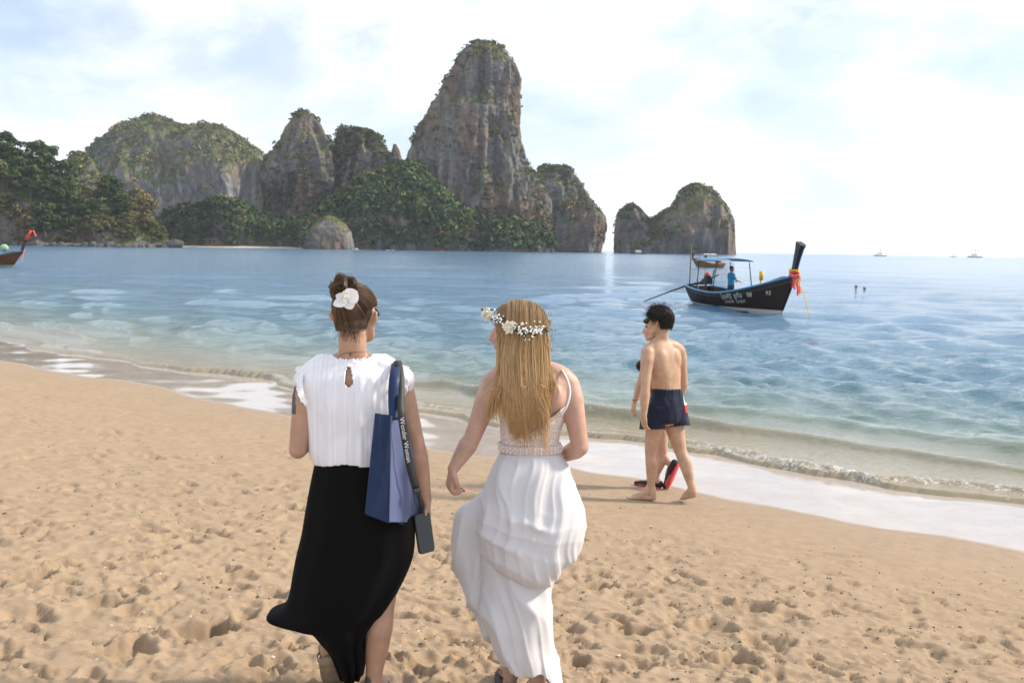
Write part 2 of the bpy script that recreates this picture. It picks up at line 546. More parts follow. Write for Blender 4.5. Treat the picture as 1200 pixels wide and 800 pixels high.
# chop: many small waves running in towards the shore, spread round its normal
for k in range(58):
    lam = 0.38 * (5.5 / 0.38) ** (k / 57.0)
    dirn = math.atan2(-SH_N[1], -SH_N[0]) + wr.normal(0, 0.62) + math.pi
    kx, ky = math.cos(dirn) * 2 * math.pi / lam, math.sin(dirn) * 2 * math.pi / lam
    amp = 0.0105 * lam ** 0.42 * wr.uniform(0.6, 1.3)
    vis = np.clip((lam / drow - 2.5) / 3.0, 0, 1)
    grp = 0.75 + 0.5 * np.sin(WX * kx * 0.13 + WY * ky * 0.17 + wr.uniform(0, 6))
    ph = WX * kx + WY * ky + wr.uniform(0, 6.28)
    Z += amp * vis * grp * ((np.sin(ph) * 0.5 + 0.5) ** 1.6 * 2 - 0.85)
for k in range(26):
    lam = 5.5 * (26 / 5.5) ** (k / 25.0)
    dirn = math.atan2(-SH_N[1], -SH_N[0]) + wr.normal(0, 0.5) + math.pi
    kx, ky = math.cos(dirn) * 2 * math.pi / lam, math.sin(dirn) * 2 * math.pi / lam
    vis = np.clip((lam / drow - 2.2) / 2.0, 0, 1) * sstep(25, 70, R_)
    ph = WX * kx + WY * ky + wr.uniform(0, 6.28)
    Z += 0.013 * (lam / 8) ** 0.5 * vis * ((np.sin(ph) * 0.5 + 0.5) ** 1.5 * 2 - 0.85)
warp = fbm(np.stack([WX * 0.35, WY * 0.35, WX * 0], -1), 2)
Z *= (0.10 + 0.90 * off) * (0.65 + 0.5 * np.clip(0.5 + warp, 0, 1.2))
# low swells rearing up and breaking parallel to the beach
foam = np.zeros_like(Z)
for (s0, h, w, seed, brk) in ((-2.15, 0.042, 0.15, 1, 0.95), (-3.3, 0.13, 0.36, 2, 0.55), (-4.7, 0.10, 0.45, 3, 0.10), (-6.6, 0.07, 0.6, 4, 0.0), (-9.2, 0.05, 0.7, 5, 0.0)):
    wv = np.stack([wtan * 0.34, np.full_like(wtan, seed * 3.7), wtan * 0], -1)
    wob = 0.42 * perlin(wv) + 0.13 * perlin(wv * 4.1 + 9)
    gain = np.clip(0.55 + 1.5 * perlin(wv * 0.6 + 21), 0.05, 1.35)
    q = ws - (s0 + wob)
    front = np.where(q > 0, np.exp(-(q / (w * 0.42)) ** 2), np.exp(-(q / w) ** 2))
    Z += h * gain * front
    br = brk * 0.62 * np.clip(gain * 1.2 - 0.35, 0.08 if seed == 1 else 0, 1)
    foam = np.maximum(foam, br * np.where(q > -0.12, np.exp(-((q - 0.05) / (0.16 if seed == 1 else 0.22)) ** 2), np.exp(-((q + 0.12) / (0.30 if seed > 1 else 0.12)) ** 2)))
    if seed <= 2: foam = np.maximum(foam, 0.34 * br * np.where((q > -1.5) & (q < 0.6), 1, 0))
bub = fbm(np.stack([WX, WY, Z * 0], -1) * 11, 3)
Z = Z + np.clip(foam, 0, 1) * 0.030 * bub
# the sheet of the sea ends in the swash: it dives under the sand there
edge = -1.95 + 0.30 * perlin(np.stack([wtan * 0.5, wtan * 0 + 3.3, wtan * 0], -1)) + 0.10 * perlin(np.stack([wtan * 2.3, wtan * 0 + 8.3, wtan * 0], -1))
Z = np.where(ws > edge, beach_z(ws) + 0.012 - 0.30 * (ws - edge), np.maximum(Z, beach_z(ws) + 0.012))
foam = np.maximum(foam, (0.35 + 0.3 * np.clip(perlin(np.stack([wtan * 1.1, wtan * 0 + 1.3, wtan * 0], -1)), -1, 1)) * np.exp(-((ws - edge + 0.05) / 0.06) ** 2))
keep = (ws < 0.6).ravel()
V = np.stack([WX, WY, Z], -1).reshape(-1, 3)
V2, _, Q2, _ = cut(V, V, WQ, np.zeros((0, 3), int), keep)
sea_me = make_mesh('sea', V2, Q2)
used = np.zeros(len(V), bool); used[WQ[keep[WQ].all(1)].ravel()] = True
set_attr(sea_me, 'far', np.clip(R_.ravel()[used] / 600.0, 0, 1)); set_attr(sea_me, 'depth', depth.ravel()[used]); set_attr(sea_me, 'foam', foam.ravel()[used])
t = NT('sea_water')
dep = t.attr('depth').outputs['Fac']; fo = t.attr('foam').outputs['Fac']
co = t.coord()
body = t.ramp(t.math('MULTIPLY', dep, 0.4), [(0.0, (0.31, 0.25, 0.165)), (0.045, (0.24, 0.215, 0.15)), (0.11, (0.14, 0.20, 0.18)), (0.26, (0.10, 0.205, 0.28)), (0.8, (0.105, 0.225, 0.37))])
lace = t.math('ADD', t.math('MULTIPLY', t.noise(9, 6, 0.75, co, 1.0), 0.6), t.math('MULTIPLY', t.noise(38, 4, 0.7, co, 0.5), 0.4))
fm = t.math('MULTIPLY', t.math('SUBTRACT', t.math('ADD', t.math('MULTIPLY', fo, 0.9), t.math('MULTIPLY', lace, 2.2)), 1.52), 2.6, clamp=True)
fm = t.math('MULTIPLY', fm, t.math('MULTIPLY', fo, 4.0, clamp=True))
t.set(Base_Color=t.mix(fm, body, (0.80, 0.80, 0.80)), Roughness=t.mix(fm, t.ramp(t.attr('far').outputs['Fac'], [(0.0, 0.04), (0.08, 0.07), (0.4, 0.12), (1.0, 0.16)]), (0.7,) * 3), IOR=1.333, Specular_IOR_Level=0.5)
n0 = t.noise(0.16, 6, 0.70, t.coord((0.7, 1.5, 1)), 0.6); n1 = t.noise(2.1, 6, 0.68, t.coord((0.7, 1.7, 1)), 0.3); n2 = t.noise(0.62, 6, 0.70, t.coord((0.7, 1.7, 1)), 0.5); n3 = t.noise(11, 3, 0.6, co)
b0 = t.n('ShaderNodeBump'); b0.inputs['Distance'].default_value = 0.16; t.l(n0, b0.inputs['Height']); t.l(t.math('MULTIPLY', t.attr('far').outputs['Fac'], 2.5, clamp=True), b0.inputs['Strength'])
b1 = t.n('ShaderNodeBump'); b1.inputs['Distance'].default_value = 0.27; t.l(n2, b1.inputs['Height']); t.l(b0.outputs[0], b1.inputs['Normal'])
b2 = t.n('ShaderNodeBump'); b2.inputs['Distance'].default_value = 0.13; t.l(n1, b2.inputs['Height'])
dk = t.math('MULTIPLY', t.math('SUBTRACT', dep, 0.12), 1.6, clamp=True)
t.l(t.math('MULTIPLY', t.math('MULTIPLY', dk, 0.95), t.ramp(t.attr('far').outputs['Fac'], [(0.0, 1.0), (0.05, 0.85), (0.2, 0.5), (0.6, 0.3)])), b1.inputs['Strength']); t.l(t.math('MULTIPLY', t.math('ADD', t.math('MULTIPLY', dk, 0.6), 0.15), t.ramp(t.attr('far').outputs['Fac'], [(0.0, 1.0), (0.06, 0.9), (0.3, 0.35)])), b2.inputs['Strength'])
t.l(b1.outputs[0], b2.inputs['Normal'])
t.bump(n3, 0.5, 0.022, b2.outputs[0])
sea = link('sea', sea_me, t.m, kind='structure')

# ---------------------------------------------------------------- bits of shell, grit and weed left on the sand
def sand_z(x, y):
    r_ = np.hypot(x, y); a = np.arctan2(x, y)
    i = np.clip(np.searchsorted(SR, r_), 0, len(SR) - 1); j = np.clip(np.searchsorted(SA, a), 0, len(SA) - 1)
    return _SZf[i, j]
dr = np.random.default_rng(61)
def scatter_bits(name, n, smin, smax, size, mat, seed, boost=None):
    r_ = 2.7 * np.exp(dr.uniform(0, 1, n) ** 0.8 * math.log(17 / 2.7)); a = np.radians(dr.uniform(-32, 32, n))
    x, y = r_ * np.sin(a), r_ * np.cos(a)
    s_, t_ = shore(x, y)
    clus = perlin(np.stack([s_ * 0.9, t_ * 0.35, 0 * s_ + seed], -1)) + 0.4 * perlin(np.stack([x * 3, y * 3, 0 * s_ + seed], -1))
    ok = (s_ > smin) & (s_ < smax) & (clus > dr.uniform(-0.5, 0.5, n))
    x, y = x[ok], y[ok]; n = len(x)
    z = sand_z(x, y)
    oc = np.array([[1, 0, 0], [0, 1, 0], [-1, 0, 0], [0, -1, 0], [0, 0, 0.55], [0, 0, -0.6]], float)
    sz = size * np.minimum(np.exp(dr.normal(0, 0.5, n)), 1.7)[:, None, None]
    rot = dr.uniform(0, 6.28, n); c, s2 = np.cos(rot), np.sin(rot)
    v = oc[None] * dr.uniform(0.5, 1.5, (n, 6, 1)) * sz
    V = np.stack([v[..., 0] * c[:, None] - v[..., 1] * s2[:, None] + x[:, None], v[..., 0] * s2[:, None] + v[..., 1] * c[:, None] + y[:, None], v[..., 2] + z[:, None]], -1)
    T = np.array([(0, 1, 4), (1, 2, 4), (2, 3, 4), (3, 0, 4), (1, 0, 5), (2, 1, 5), (3, 2, 5), (0, 3, 5)])
    T = (T[None] + np.arange(n)[:, None, None] * 6).reshape(-1, 3)
    link(name, make_mesh(name, V, None, T, False), mat, sand, kind='stuff')
scatter_bits('dark_grit', 14000, 0.25, 5.5, 0.0056, simple('dark_grit', (0.085, 0.06, 0.04), 0.9, 0.4, 50), 1)
scatter_bits('shell_bits', 1500, 0.4, 7.5, 0.0060, simple('shell_bits', (0.66, 0.57, 0.46), 0.7, 0.3, 50), 2)
scatter_bits('coral_bits', 700, 0.3, 6.5, 0.0085, simple('coral_bits', (0.16, 0.115, 0.075), 0.9, 0.4, 50), 3)
# ---------------------------------------------------------------- limestone
def rock_mat(name, tint=1.0, green=0.5, warm=0.5):
    t = NT(name)
    st = t.noise(0.10, 5, 0.6, t.coord((1, 1, 0.16)), 0.6)
    bl = t.noise(0.035, 5, 0.6, t.coord((1, 1, 0.55)), 0.4)
    sp = t.noise(0.33, 5, 0.7, t.coord((1, 1, 0.3)))
    c = t.ramp(st, [(0.28, (0.085 * tint, 0.08 * tint, 0.078 * tint)), (0.46, (0.22 * tint, 0.205 * tint, 0.195 * tint)), (0.60, (0.33 * tint, 0.305 * tint, 0.28 * tint)), (0.74, (0.47 * tint, 0.43 * tint, 0.385 * tint))])
    c = t.mix(t.ramp(bl, [(0.46, 0.0), (0.60, warm)]), c, (0.36 * tint, 0.215 * tint, 0.13 * tint))
    c = t.mix(t.ramp(sp, [(0.57, 0.0), (0.66, 0.9)]), c, (0.045, 0.042, 0.04))
    gm = t.n('ShaderNodeNewGeometry'); sx = t.n('ShaderNodeSeparateXYZ'); t.l(gm.outputs['Normal'], sx.inputs[0])
    g = t.math('ADD', sx.outputs['Z'], t.math('MULTIPLY', t.math('SUBTRACT', t.noise(0.07, 5, 0.65), 0.5), 1.3))
    gf = t.ramp(g, [(0.62 - 0.3 * green, 0.0), (0.75 - 0.3 * green, 1.0)])
    gc = t.ramp(t.noise(0.2, 4, 0.6), [(0.35, (0.05, 0.07, 0.025)), (0.65, (0.135, 0.14, 0.05))])
    c = t.mix(gf, c, gc)
    t.set(Base_Color=c, Roughness=0.95, Specular_IOR_Level=0.15)
    t.bump(t.math('ADD', t.noise(0.25, 6, 0.7, t.coord((1, 1, 0.35))), t.math('MULTIPLY', sp, 0.5)), 0.9, 2.2)
    return t.m
M_ROCK = rock_mat('limestone_grey', 0.62, 0.42, 0.62)
M_ROCKG = rock_mat('limestone_overgrown', 0.66, 1.2, 0.6)

t = NT('foliage_clumps')
cc = t.attr('Col').outputs['Color']
c = t.mix(t.ramp(t.noise(0.9, 3), [(0.35, 0.0), (0.7, 0.5)]), cc, (0.03, 0.042, 0.018))
t.set(Base_Color=c, Roughness=0.75, Specular_IOR_Level=0.2)
M_VEG = t.m

def leaf_clumps(C, R, cols, K, r, squash=0.75, size=0.37):
    """K leafy faces round every clump centre -> verts, quads, colours"""
    n = len(C)
    d = r.normal(size=(n, K, 3)); d /= np.linalg.norm(d, axis=-1, keepdims=True)
    d[..., 2] = np.where(d[..., 2] < -0.3, -d[..., 2], d[..., 2])
    rad = R[:, None] * r.uniform(0.45, 1.0, (n, K)) ** 0.6
    c = C[:, None, :] + d * rad[..., None] * np.array([1, 1, squash])
    nn = d + r.normal(size=(n, K, 3)) * 0.55; nn /= np.linalg.norm(nn, axis=-1, keepdims=True)
    u = np.cross(nn, r.normal(size=(n, K, 3))); u /= np.linalg.norm(u, axis=-1, keepdims=True)
    v = np.cross(nn, u)
    s_ = (R[:, None] * size * r.uniform(0.5, 1.15, (n, K)))[..., None]
    asp = r.uniform(0.5, 1.0, (n, K))[..., None]
    V = np.stack([c - u * s_, c - v * s_ * asp, c + u * s_ + nn * s_ * 0.3, c + v * s_ * asp], 2).reshape(-1, 3)
    Q = np.arange(n * K * 4).reshape(-1, 4)
    cl = (cols[:, None, :] * r.uniform(0.7, 1.3, (n, K, 1)))
    cl = np.repeat(cl.reshape(-1, 3), 4, 0)
    return V, Q, cl
PAL = 1.12 * np.array([[0.045, 0.075, 0.022], [0.065, 0.10, 0.03], [0.10, 0.125, 0.036], [0.15, 0.15, 0.05], [0.20, 0.17, 0.065], [0.17, 0.12, 0.055], [0.03, 0.055, 0.022]])
def pick_cols(n, w, r):
    w = np.array(w, float); w /= w.sum()
    return PAL[r.choice(len(PAL), n, p=w)] * r.uniform(0.8, 1.25, (n, 1))
def surf_samples(V, Q, r, n):
    a, b, c, d = V[Q[:, 0]], V[Q[:, 1]], V[Q[:, 2]], V[Q[:, 3]]
    nr = np.cross(c - a, d - b); ar = np.linalg.norm(nr, axis=1) + 1e-9; nr = nr / ar[:, None]
    k = r.choice(len(Q), n, p=ar / ar.sum())
    w = r.dirichlet([1, 1, 1, 1], n)
    P_ = a[k] * w[:, :1] + b[k] * w[:, 1:2] + c[k] * w[:, 2:3] + d[k] * w[:, 3:]
    return P_, nr[k]

def outward(V, Q, T):
    c = V.mean(0); a, b, c_, d = V[Q[:, 0]], V[Q[:, 1]], V[Q[:, 2]], V[Q[:, 3]]
    n = np.cross(c_ - a, d - b)
    if (n * ((a + c_) / 2 - c)).sum() < 0:
        return Q[:, ::-1], (T[:, ::-1] if T is not None else None)
    return Q, T
def add_veg(o, V, Q, base, r, n, zthr, mask_scale, mask_thr, rad, w, K=13, extra=None):
    P_, N_ = surf_samples(V, Q, r, n * 4)
    ok = (N_[:, 2] + 0.9 * perlin(P_ * mask_scale) > zthr) | (perlin(P_ * mask_scale * 0.7 + 50) > mask_thr)
    ok &= (P_[:, 2] > 1.5) & ((N_[:, 1] < 0.35) | (N_[:, 2] > 0.3))
    if extra is not None: ok |= extra(P_) & (r.random(len(P_)) < 0.8)
    P_ = P_[ok][:n]
    R = rad[0] + (rad[1] - rad[0]) * r.uniform(0, 1, len(P_)) ** 1.6 * (0.7 + 0.6 * np.clip(perlin(P_ * 0.05 + 8) + 0.3, 0, 1))
    tone = np.clip(0.95 + 0.75 * perlin(P_ * 0.022 + 70), 0.45, 1.7)[:, None] * np.where(perlin(P_ * 0.03 + 90)[:, None] > 0.28, np.array([1.35, 1.0, 0.9]), np.ones(3))
    VV, QQ, cl = leaf_clumps(P_ + np.array([0, 0, 1]) * R[:, None] * 0.3, R, pick_cols(len(P_), w, r) * tone, K, r)
    me = make_mesh('foliage', VV - base, QQ, smooth=False)
    set_col(me, 'Col', cl)
    return link('foliage', me, M_VEG, o, kind='stuff')

def karst_column(name, prof, Y, ratio, seed, label, cat, mat, nz=200, nt=260, rough=1.0, veg=None, bshift=0.0, group=None):
    prof = sorted(prof)
    pys = np.array([p[0] for p in prof], float); xl = np.array([p[1] for p in prof], float); xr = np.array([p[2] for p in prof], float)
    q = np.linspace(0, 1, nz) ** 1.25
    py = pys[0] + (pys[-1] - pys[0]) * q
    a_, b_ = np.interp(py, pys, xl), np.interp(py, pys, xr)
    ker = np.ones(7) / 7
    sm = lambda x: np.convolve(np.pad(x, 3, mode='edge'), ker, 'valid')
    a_, b_ = sm(a_), sm(b_)
    L = np.array([PY(x, y, Y) for x, y in zip(a_, py)]); Rr = np.array([PY(x, y, Y) for x, y in zip(b_, py)])
    c = (L + Rr) / 2; hw = np.maximum((Rr[:, 0] - L[:, 0]) / 2, 0.3)
    z = c[:, 2].copy(); z[-1] = -3.0
    th = np.linspace(0, 2 * np.pi, nt, endpoint=False)
    hd = ratio * (0.45 * hw + 0.55 * np.minimum(hw, np.median(hw)))
    ct, s_ = np.cos(th), np.sin(th)
    X = c[:, 0][:, None] + hw[:, None] * np.sign(ct) * np.abs(ct) ** 0.9
    Yy = Y + bshift * hd[:, None] + hd[:, None] * np.sign(s_) * np.abs(s_) ** 0.85
    Zz = np.repeat(z[:, None], nt, 1)
    P_ = np.stack([X, Yy, Zz], -1)
    o3 = seed * 31.7
    scale = np.clip(hw / 18.0, 0.25, 1.6)[:, None]
    fl = 1 - np.abs(perlin(P_ * np.array([0.075, 0.075, 0.014]) + o3)) * 2.2
    d = 4.5 * fbm(P_ * np.array([0.028, 0.028, 0.02]) + o3, 2) + 2.6 * fl + 1.7 * fbm(P_ * np.array([0.16, 0.16, 0.05]) + o3, 3) + 0.8 * fbm(P_ * 0.33 + o3, 3)
    hol = np.clip(perlin(P_ * np.array([0.06, 0.06, 0.035]) + o3 + 7) - 0.32, 0, 1) * 9.0
    d = (d - hol) * scale * rough
    nx, ny = ct / hw[:, None], s_ / np.maximum(hd[:, None], 0.3)
    nl = np.hypot(nx, ny); nx, ny = nx / nl, ny / nl
    lim = 1 - 0.55 * np.abs(ct)[None, :] ** 4          # the photographed outline keeps its place
    P_[..., 0] += nx * d * lim; P_[..., 1] += ny * d
    P_[..., 2] += 1.3 * fbm(P_ * 0.12 + o3, 2) * sstep(0, 0.15, q)[:, None] * scale
    mb = MB().loft(P_, cap=True)
    V, Q, T = mb.arrays()
    Q, T = outward(V, Q, T)
    base = np.array([c[-1, 0], Y, 0.0])
    e = empty(name, base, label, cat, group)
    link('rock', make_mesh(name, V - base, Q, T), mat, e)
    if veg: add_veg(e, V, Q, base, np.random.default_rng(seed), **veg)
    return e, V, Q

def ridge_line(name, sky_pts, Y, D, seed, label, cat, mat, nx=320, nph=120, pw=0.55, rough=1.0, veg=None, kind=None, dpow=0.5, amp=1.0):
    sky_pts = np.array(sky_pts, float)
    px = np.linspace(sky_pts[0, 0], sky_pts[-1, 0], nx)
    py = np.interp(px, sky_pts[:, 0], sky_pts[:, 1])
    top = np.array([PY(a, b, Y) for a, b in zip(px, py)])
    H = np.maximum(top[:, 2], 0.2)
    u = np.linspace(-1, 1, nx)
    Dx = D * (1 - np.abs(u) ** 4 * 0.75) * (0.5 + 0.5 * (H / H.max()) ** dpow)
    ph = np.linspace(0, np.pi, nph)
    X = np.repeat(top[:, 0][:, None], nph, 1)
    Yy = Y - Dx[:, None] * np.sign(np.cos(ph)) * np.abs(np.cos(ph)) ** 0.8
    Zz = (H[:, None] + 3.0) * np.sin(ph) ** pw - 3.0
    P_ = np.stack([X, Yy, Zz], -1); o3 = seed * 13.1
    d = 6.0 * fbm(P_ * np.array([0.022, 0.022, 0.016]) + o3, 3) + 2.4 * (1 - np.abs(perlin(P_ * np.array([0.07, 0.07, 0.02]) + o3)) * 2) + 1.2 * fbm(P_ * 0.14 + o3, 3)
    d = d * rough
    sf = np.cos(ph)
    P_[..., 1] -= d * sf * 1.4
    P_[..., 2] += d * 0.35 * np.sin(ph) * np.clip(H / 20, 0.1, 1)[:, None] * amp
    mb = MB().loft(P_, cap=False, closed=False)
    V, Q, T = mb.arrays()
    Q, T = outward(V, Q, T)
    base = np.array([X[nx // 2, 0], Y, 0.0])
    if kind == 'structure':
        e = link(name, make_mesh(name, V - base, Q), mat, kind='structure'); e.location = base
    else:
        e = empty(name, base, label, cat)
        link('rock', make_mesh(name, V - base, Q), mat, e)
    if veg: add_veg(e, V, Q, base, np.random.default_rng(seed), **veg)
    return e, V, Q

# far green hill behind the bay
ridge_line('overgrown_hill', [(100, 250), (106, 195), (112, 178), (128, 162), (150, 150), (176, 140), (195, 141), (212, 150), (226, 152), (240, 150), (258, 150), (275, 160), (292, 172), (305, 182), (318, 225), (330, 260)],
           1500, 110, 3, 'broad rounded limestone hill with a pale sunlit face behind the bay', 'hill', M_ROCKG, pw=0.62, rough=2.2,
           veg=dict(n=2600, zthr=0.42, mask_scale=0.02, mask_thr=0.45, rad=(3.0, 6.5), w=[2, 3, 5, 6, 3, 1, 1]))
# long wooded ridge at the foot of the cliffs
WOOD = dict(n=4200, zthr=-0.9, mask_scale=0.03, mask_thr=0.4, rad=(3.0, 6.8), w=[6, 5, 2.5, 0.7, 0.2, 0.3, 6])
ridge_line('wooded_slope', [(174, 287), (188, 264), (205, 252), (225, 246), (262, 238), (282, 240), (300, 256), (330, 262), (352, 262), (372, 252), (395, 234), (425, 214), (450, 203), (468, 199), (484, 194), (500, 206), (515, 224), (532, 244), (560, 256), (600, 262), (632, 268), (650, 287)],
           850, 46, 4, 'dark wooded slope along the foot of the tall cliffs', 'slope', M_ROCKG, nx=300, nph=90, pw=0.75, rough=0.9, veg=WOOD)
# the peaks
karst_column('limestone_tower', [(50, 564, 574), (54, 550, 586), (62, 539, 593), (76, 531, 603), (90, 526, 607), (105, 520, 608), (134, 502, 609), (150, 493, 609), (167, 486, 610), (186, 481, 614), (196, 480, 619), (219, 480, 634), (235, 480, 642), (262, 482, 645), (291, 490, 644)],
             900, 0.62, 1, 'tallest limestone tower, grey and ochre streaked with a green cap', 'cliff', M_ROCK, nz=230, nt=290,
             veg=dict(n=2300, zthr=0.62, mask_scale=0.028, mask_thr=0.5, rad=(1.8, 4.2), w=[3, 4, 5, 4, 2, 1.5, 2], extra=lambda P_: (P_[:, 2] < 34 + 9 * perlin(P_ * 0.05)) & (P_[:, 2] > 3)))
karst_column('limestone_peak', [(130, 353, 357), (136, 345, 366), (145, 341, 374), (158, 335, 381), (172, 322, 386), (190, 311, 389), (215, 305, 390), (250, 303, 390), (289, 303, 392)],
             930, 0.6, 2, 'pointed limestone peak with a pale ochre patch on its lower face', 'cliff', M_ROCK, nz=160, nt=220, rough=1.5,
             veg=dict(n=1100, zthr=0.55, mask_scale=0.03, mask_thr=0.35, rad=(1.8, 4.2), w=[3, 4, 5, 4, 1.5, 1, 3]))
karst_column('limestone_peak', [(150, 399, 406), (154, 397, 426), (158, 395, 438), (166, 393, 446), (180, 391, 455), (195, 390, 461), (220, 389, 466), (289, 388, 470)],
             940, 0.6, 5, 'dark flat-topped limestone peak right beside the pointed one', 'cliff', M_ROCK, nz=140, nt=210, rough=1.5,
             veg=dict(n=900, zthr=0.75, mask_scale=0.03, mask_thr=0.40, rad=(1.8, 4.0), w=[5, 5, 3, 1, 0.5, 0.5, 5]))
karst_column('rock_pinnacle', [(169, 461, 464), (176, 459, 468), (186, 456, 471), (215, 453, 473)], 955, 0.8, 6, 'little pinnacle on the skyline beside the tallest tower', 'cliff', M_ROCK, nz=60, nt=80)
karst_column('limestone_buttress', [(185, 297, 303), (192, 290, 310), (205, 284, 312), (230, 281, 313), (262, 283, 312), (289, 285, 311)],
             920, 0.7, 7, 'small pale buttress at the left foot of the pointed peak', 'cliff', M_ROCK, nz=110, nt=150,
             veg=dict(n=260, zthr=0.75, mask_scale=0.03, mask_thr=0.5, rad=(1.8, 4), w=[4, 4, 4, 2, 1, 1, 3]))
karst_column('limestone_headland', [(195, 646, 658), (198, 634, 668), (204, 626, 673), (214, 622, 680), (228, 620, 688), (240, 618, 699), (253, 618, 708), (262, 619, 710), (272, 621, 710), (284, 622, 706), (292, 623, 704)],
             1080, 0.7, 8, 'rounded grey headland just behind the tallest tower', 'cliff', M_ROCK, nz=140, nt=210,
             veg=dict(n=1100, zthr=0.62, mask_scale=0.03, mask_thr=0.55, rad=(2, 4.5), w=[4, 4, 4, 2, 1, 1, 3]))
isl = ridge_line('rock_island', [(720, 288), (722, 262), (725, 253), (733, 243), (740, 240), (750, 249), (762, 262), (775, 251), (790, 243), (797, 231), (803, 221), (812, 217), (825, 218), (833, 222), (843, 235), (855, 250), (861, 268), (861, 290)],
           1000, 42, 9, 'twin-humped rock island standing alone in the open sea', 'island', M_ROCK, nx=300, nph=150, pw=0.40, rough=1.7, amp=0.5,
           veg=dict(n=1700, zthr=0.52, mask_scale=0.035, mask_thr=0.42, rad=(1.5, 3.4), w=[3, 4, 4, 4, 3, 2, 2]))
karst_column('sea_crag', [(252, 384, 388), (256, 376, 396), (262, 369, 403), (272, 362, 409), (290, 359, 412)], 790, 0.8, 12, 'pale grey crag at the water below the peaks', 'rock', M_ROCK, nz=80, nt=140,
             veg=dict(n=90, zthr=0.9, mask_scale=0.04, mask_thr=0.6, rad=(1.6, 3.4), w=[3, 3, 3, 3, 1, 1, 1]))
karst_column('sunlit_outcrop', [(180, 88, 96), (184, 82, 106), (195, 78, 114), (210, 76, 120), (230, 75, 128), (250, 74, 138), (275, 74, 145), (287, 74, 148)], 760, 0.8, 13, 'pale sunlit outcrop among the headland trees', 'rock', M_ROCKG, nz=110, nt=160,
             veg=dict(n=420, zthr=0.5, mask_scale=0.03, mask_thr=0.45, rad=(1.6, 3.6), w=[1, 2, 4, 6, 4, 2, 1]))

# ---------------------------------------------------------------- the near headland with its trees
hl, HV, HQ = ridge_line('headland', [(-260, 250), (-150, 170), (-60, 150), (0, 170), (20, 182), (45, 190), (70, 206), (95, 228), (120, 242), (145, 248), (165, 256), (180, 270), (198, 283), (206, 287)], 640, 46, 15, None, None, M_ROCKG, nx=220, nph=60, pw=0.8, rough=0.7, kind='structure')
add_veg(hl, HV, HQ, np.array(hl.location), np.random.default_rng(31), n=1900, zthr=-0.6, mask_scale=0.04, mask_thr=0.3, rad=(1.2, 2.8), w=[3, 4, 4, 3, 3, 3, 3])

M_BARK = simple('tree_bark', (0.17, 0.13, 0.10), 0.9, 0.3, 3)
def tree_proto(seed, hgt, w, pal, lobes=44, per=70, bare=0.0):
    r = np.random.default_rng(seed)
    trunk = MB()
    lean = r.normal(0, 0.06, 2)
    pts = [np.array([lean[0] * z_, lean[1] * z_, z_]) for z_ in (-1.5, hgt * 0.2, hgt * 0.42, hgt * 0.62, hgt * 0.82)]
    trunk.tube(pts, [0.45, 0.36, 0.28, 0.18, 0.05], n=7, sub=2)
    cen = []
    for k in range(lobes):
        a = r.uniform(0, 6.28); q = r.uniform(0, 1) ** 0.6; zz_ = r.uniform(-1, 1)
        rr = w * q * math.sqrt(max(0.12, 1 - zz_ * zz_ * 0.85))
        cen.append((rr * math.cos(a), rr * math.sin(a), hgt * (0.60 + 0.37 * zz_)))
    cen = np.array(cen)
    for k in range(7):
        e = cen[r.integers(lobes)]
        s0 = np.array(pts[2]) * r.uniform(0.7, 1.3)
        trunk.tube([s0, (s0 + e) / 2 + [0, 0, 0.5], e], [0.16, 0.10, 0.03], n=5, sub=2)
    R = r.uniform(0.22, 0.40, lobes) * w
    V, Q, cl = leaf_clumps(cen, R, PAL[r.choice(len(PAL), lobes, p=np.array(pal) / np.sum(pal))] * r.uniform(0.8, 1.2, (lobes, 1)), per, r, squash=0.8, size=0.26)
    me = make_mesh('crown', V, Q, smooth=False); set_col(me, 'Col', cl)
    return trunk.mesh('trunk'), me
KIND = {'dark': [tree_proto(41, 17, 6.5, [5, 5, 2, 0, 0, 0, 6]), tree_proto(42, 15, 7.5, [5, 5, 2, 0, 0, 0, 5])],
        'olive': [tree_proto(43, 13, 6.2, [1, 2, 4, 5, 1, 0, 1]), tree_proto(44, 12, 5.5, [1, 3, 5, 3, 1, 0, 1])],
        'rust': [tree_proto(45, 12, 6.8, [0, 0, 0.4, 2, 4, 4, 0], 40, 60), tree_proto(46, 14, 5.2, [0, 0, 0, 1, 4, 5, 0], 36, 60)]}
for kk, lst in KIND.items():
    for tm, cm in lst:
        tm.materials.append(M_BARK); cm.materials.append(M_VEG)
TREE_LABEL = {'dark': 'dark green broadleaf tree crowding the near wooded headland', 'olive': 'olive green tree on the near wooded headland', 'rust': 'rust-brown dry tree on the near wooded headland'}
tr = np.random.default_rng(77)
spots = []
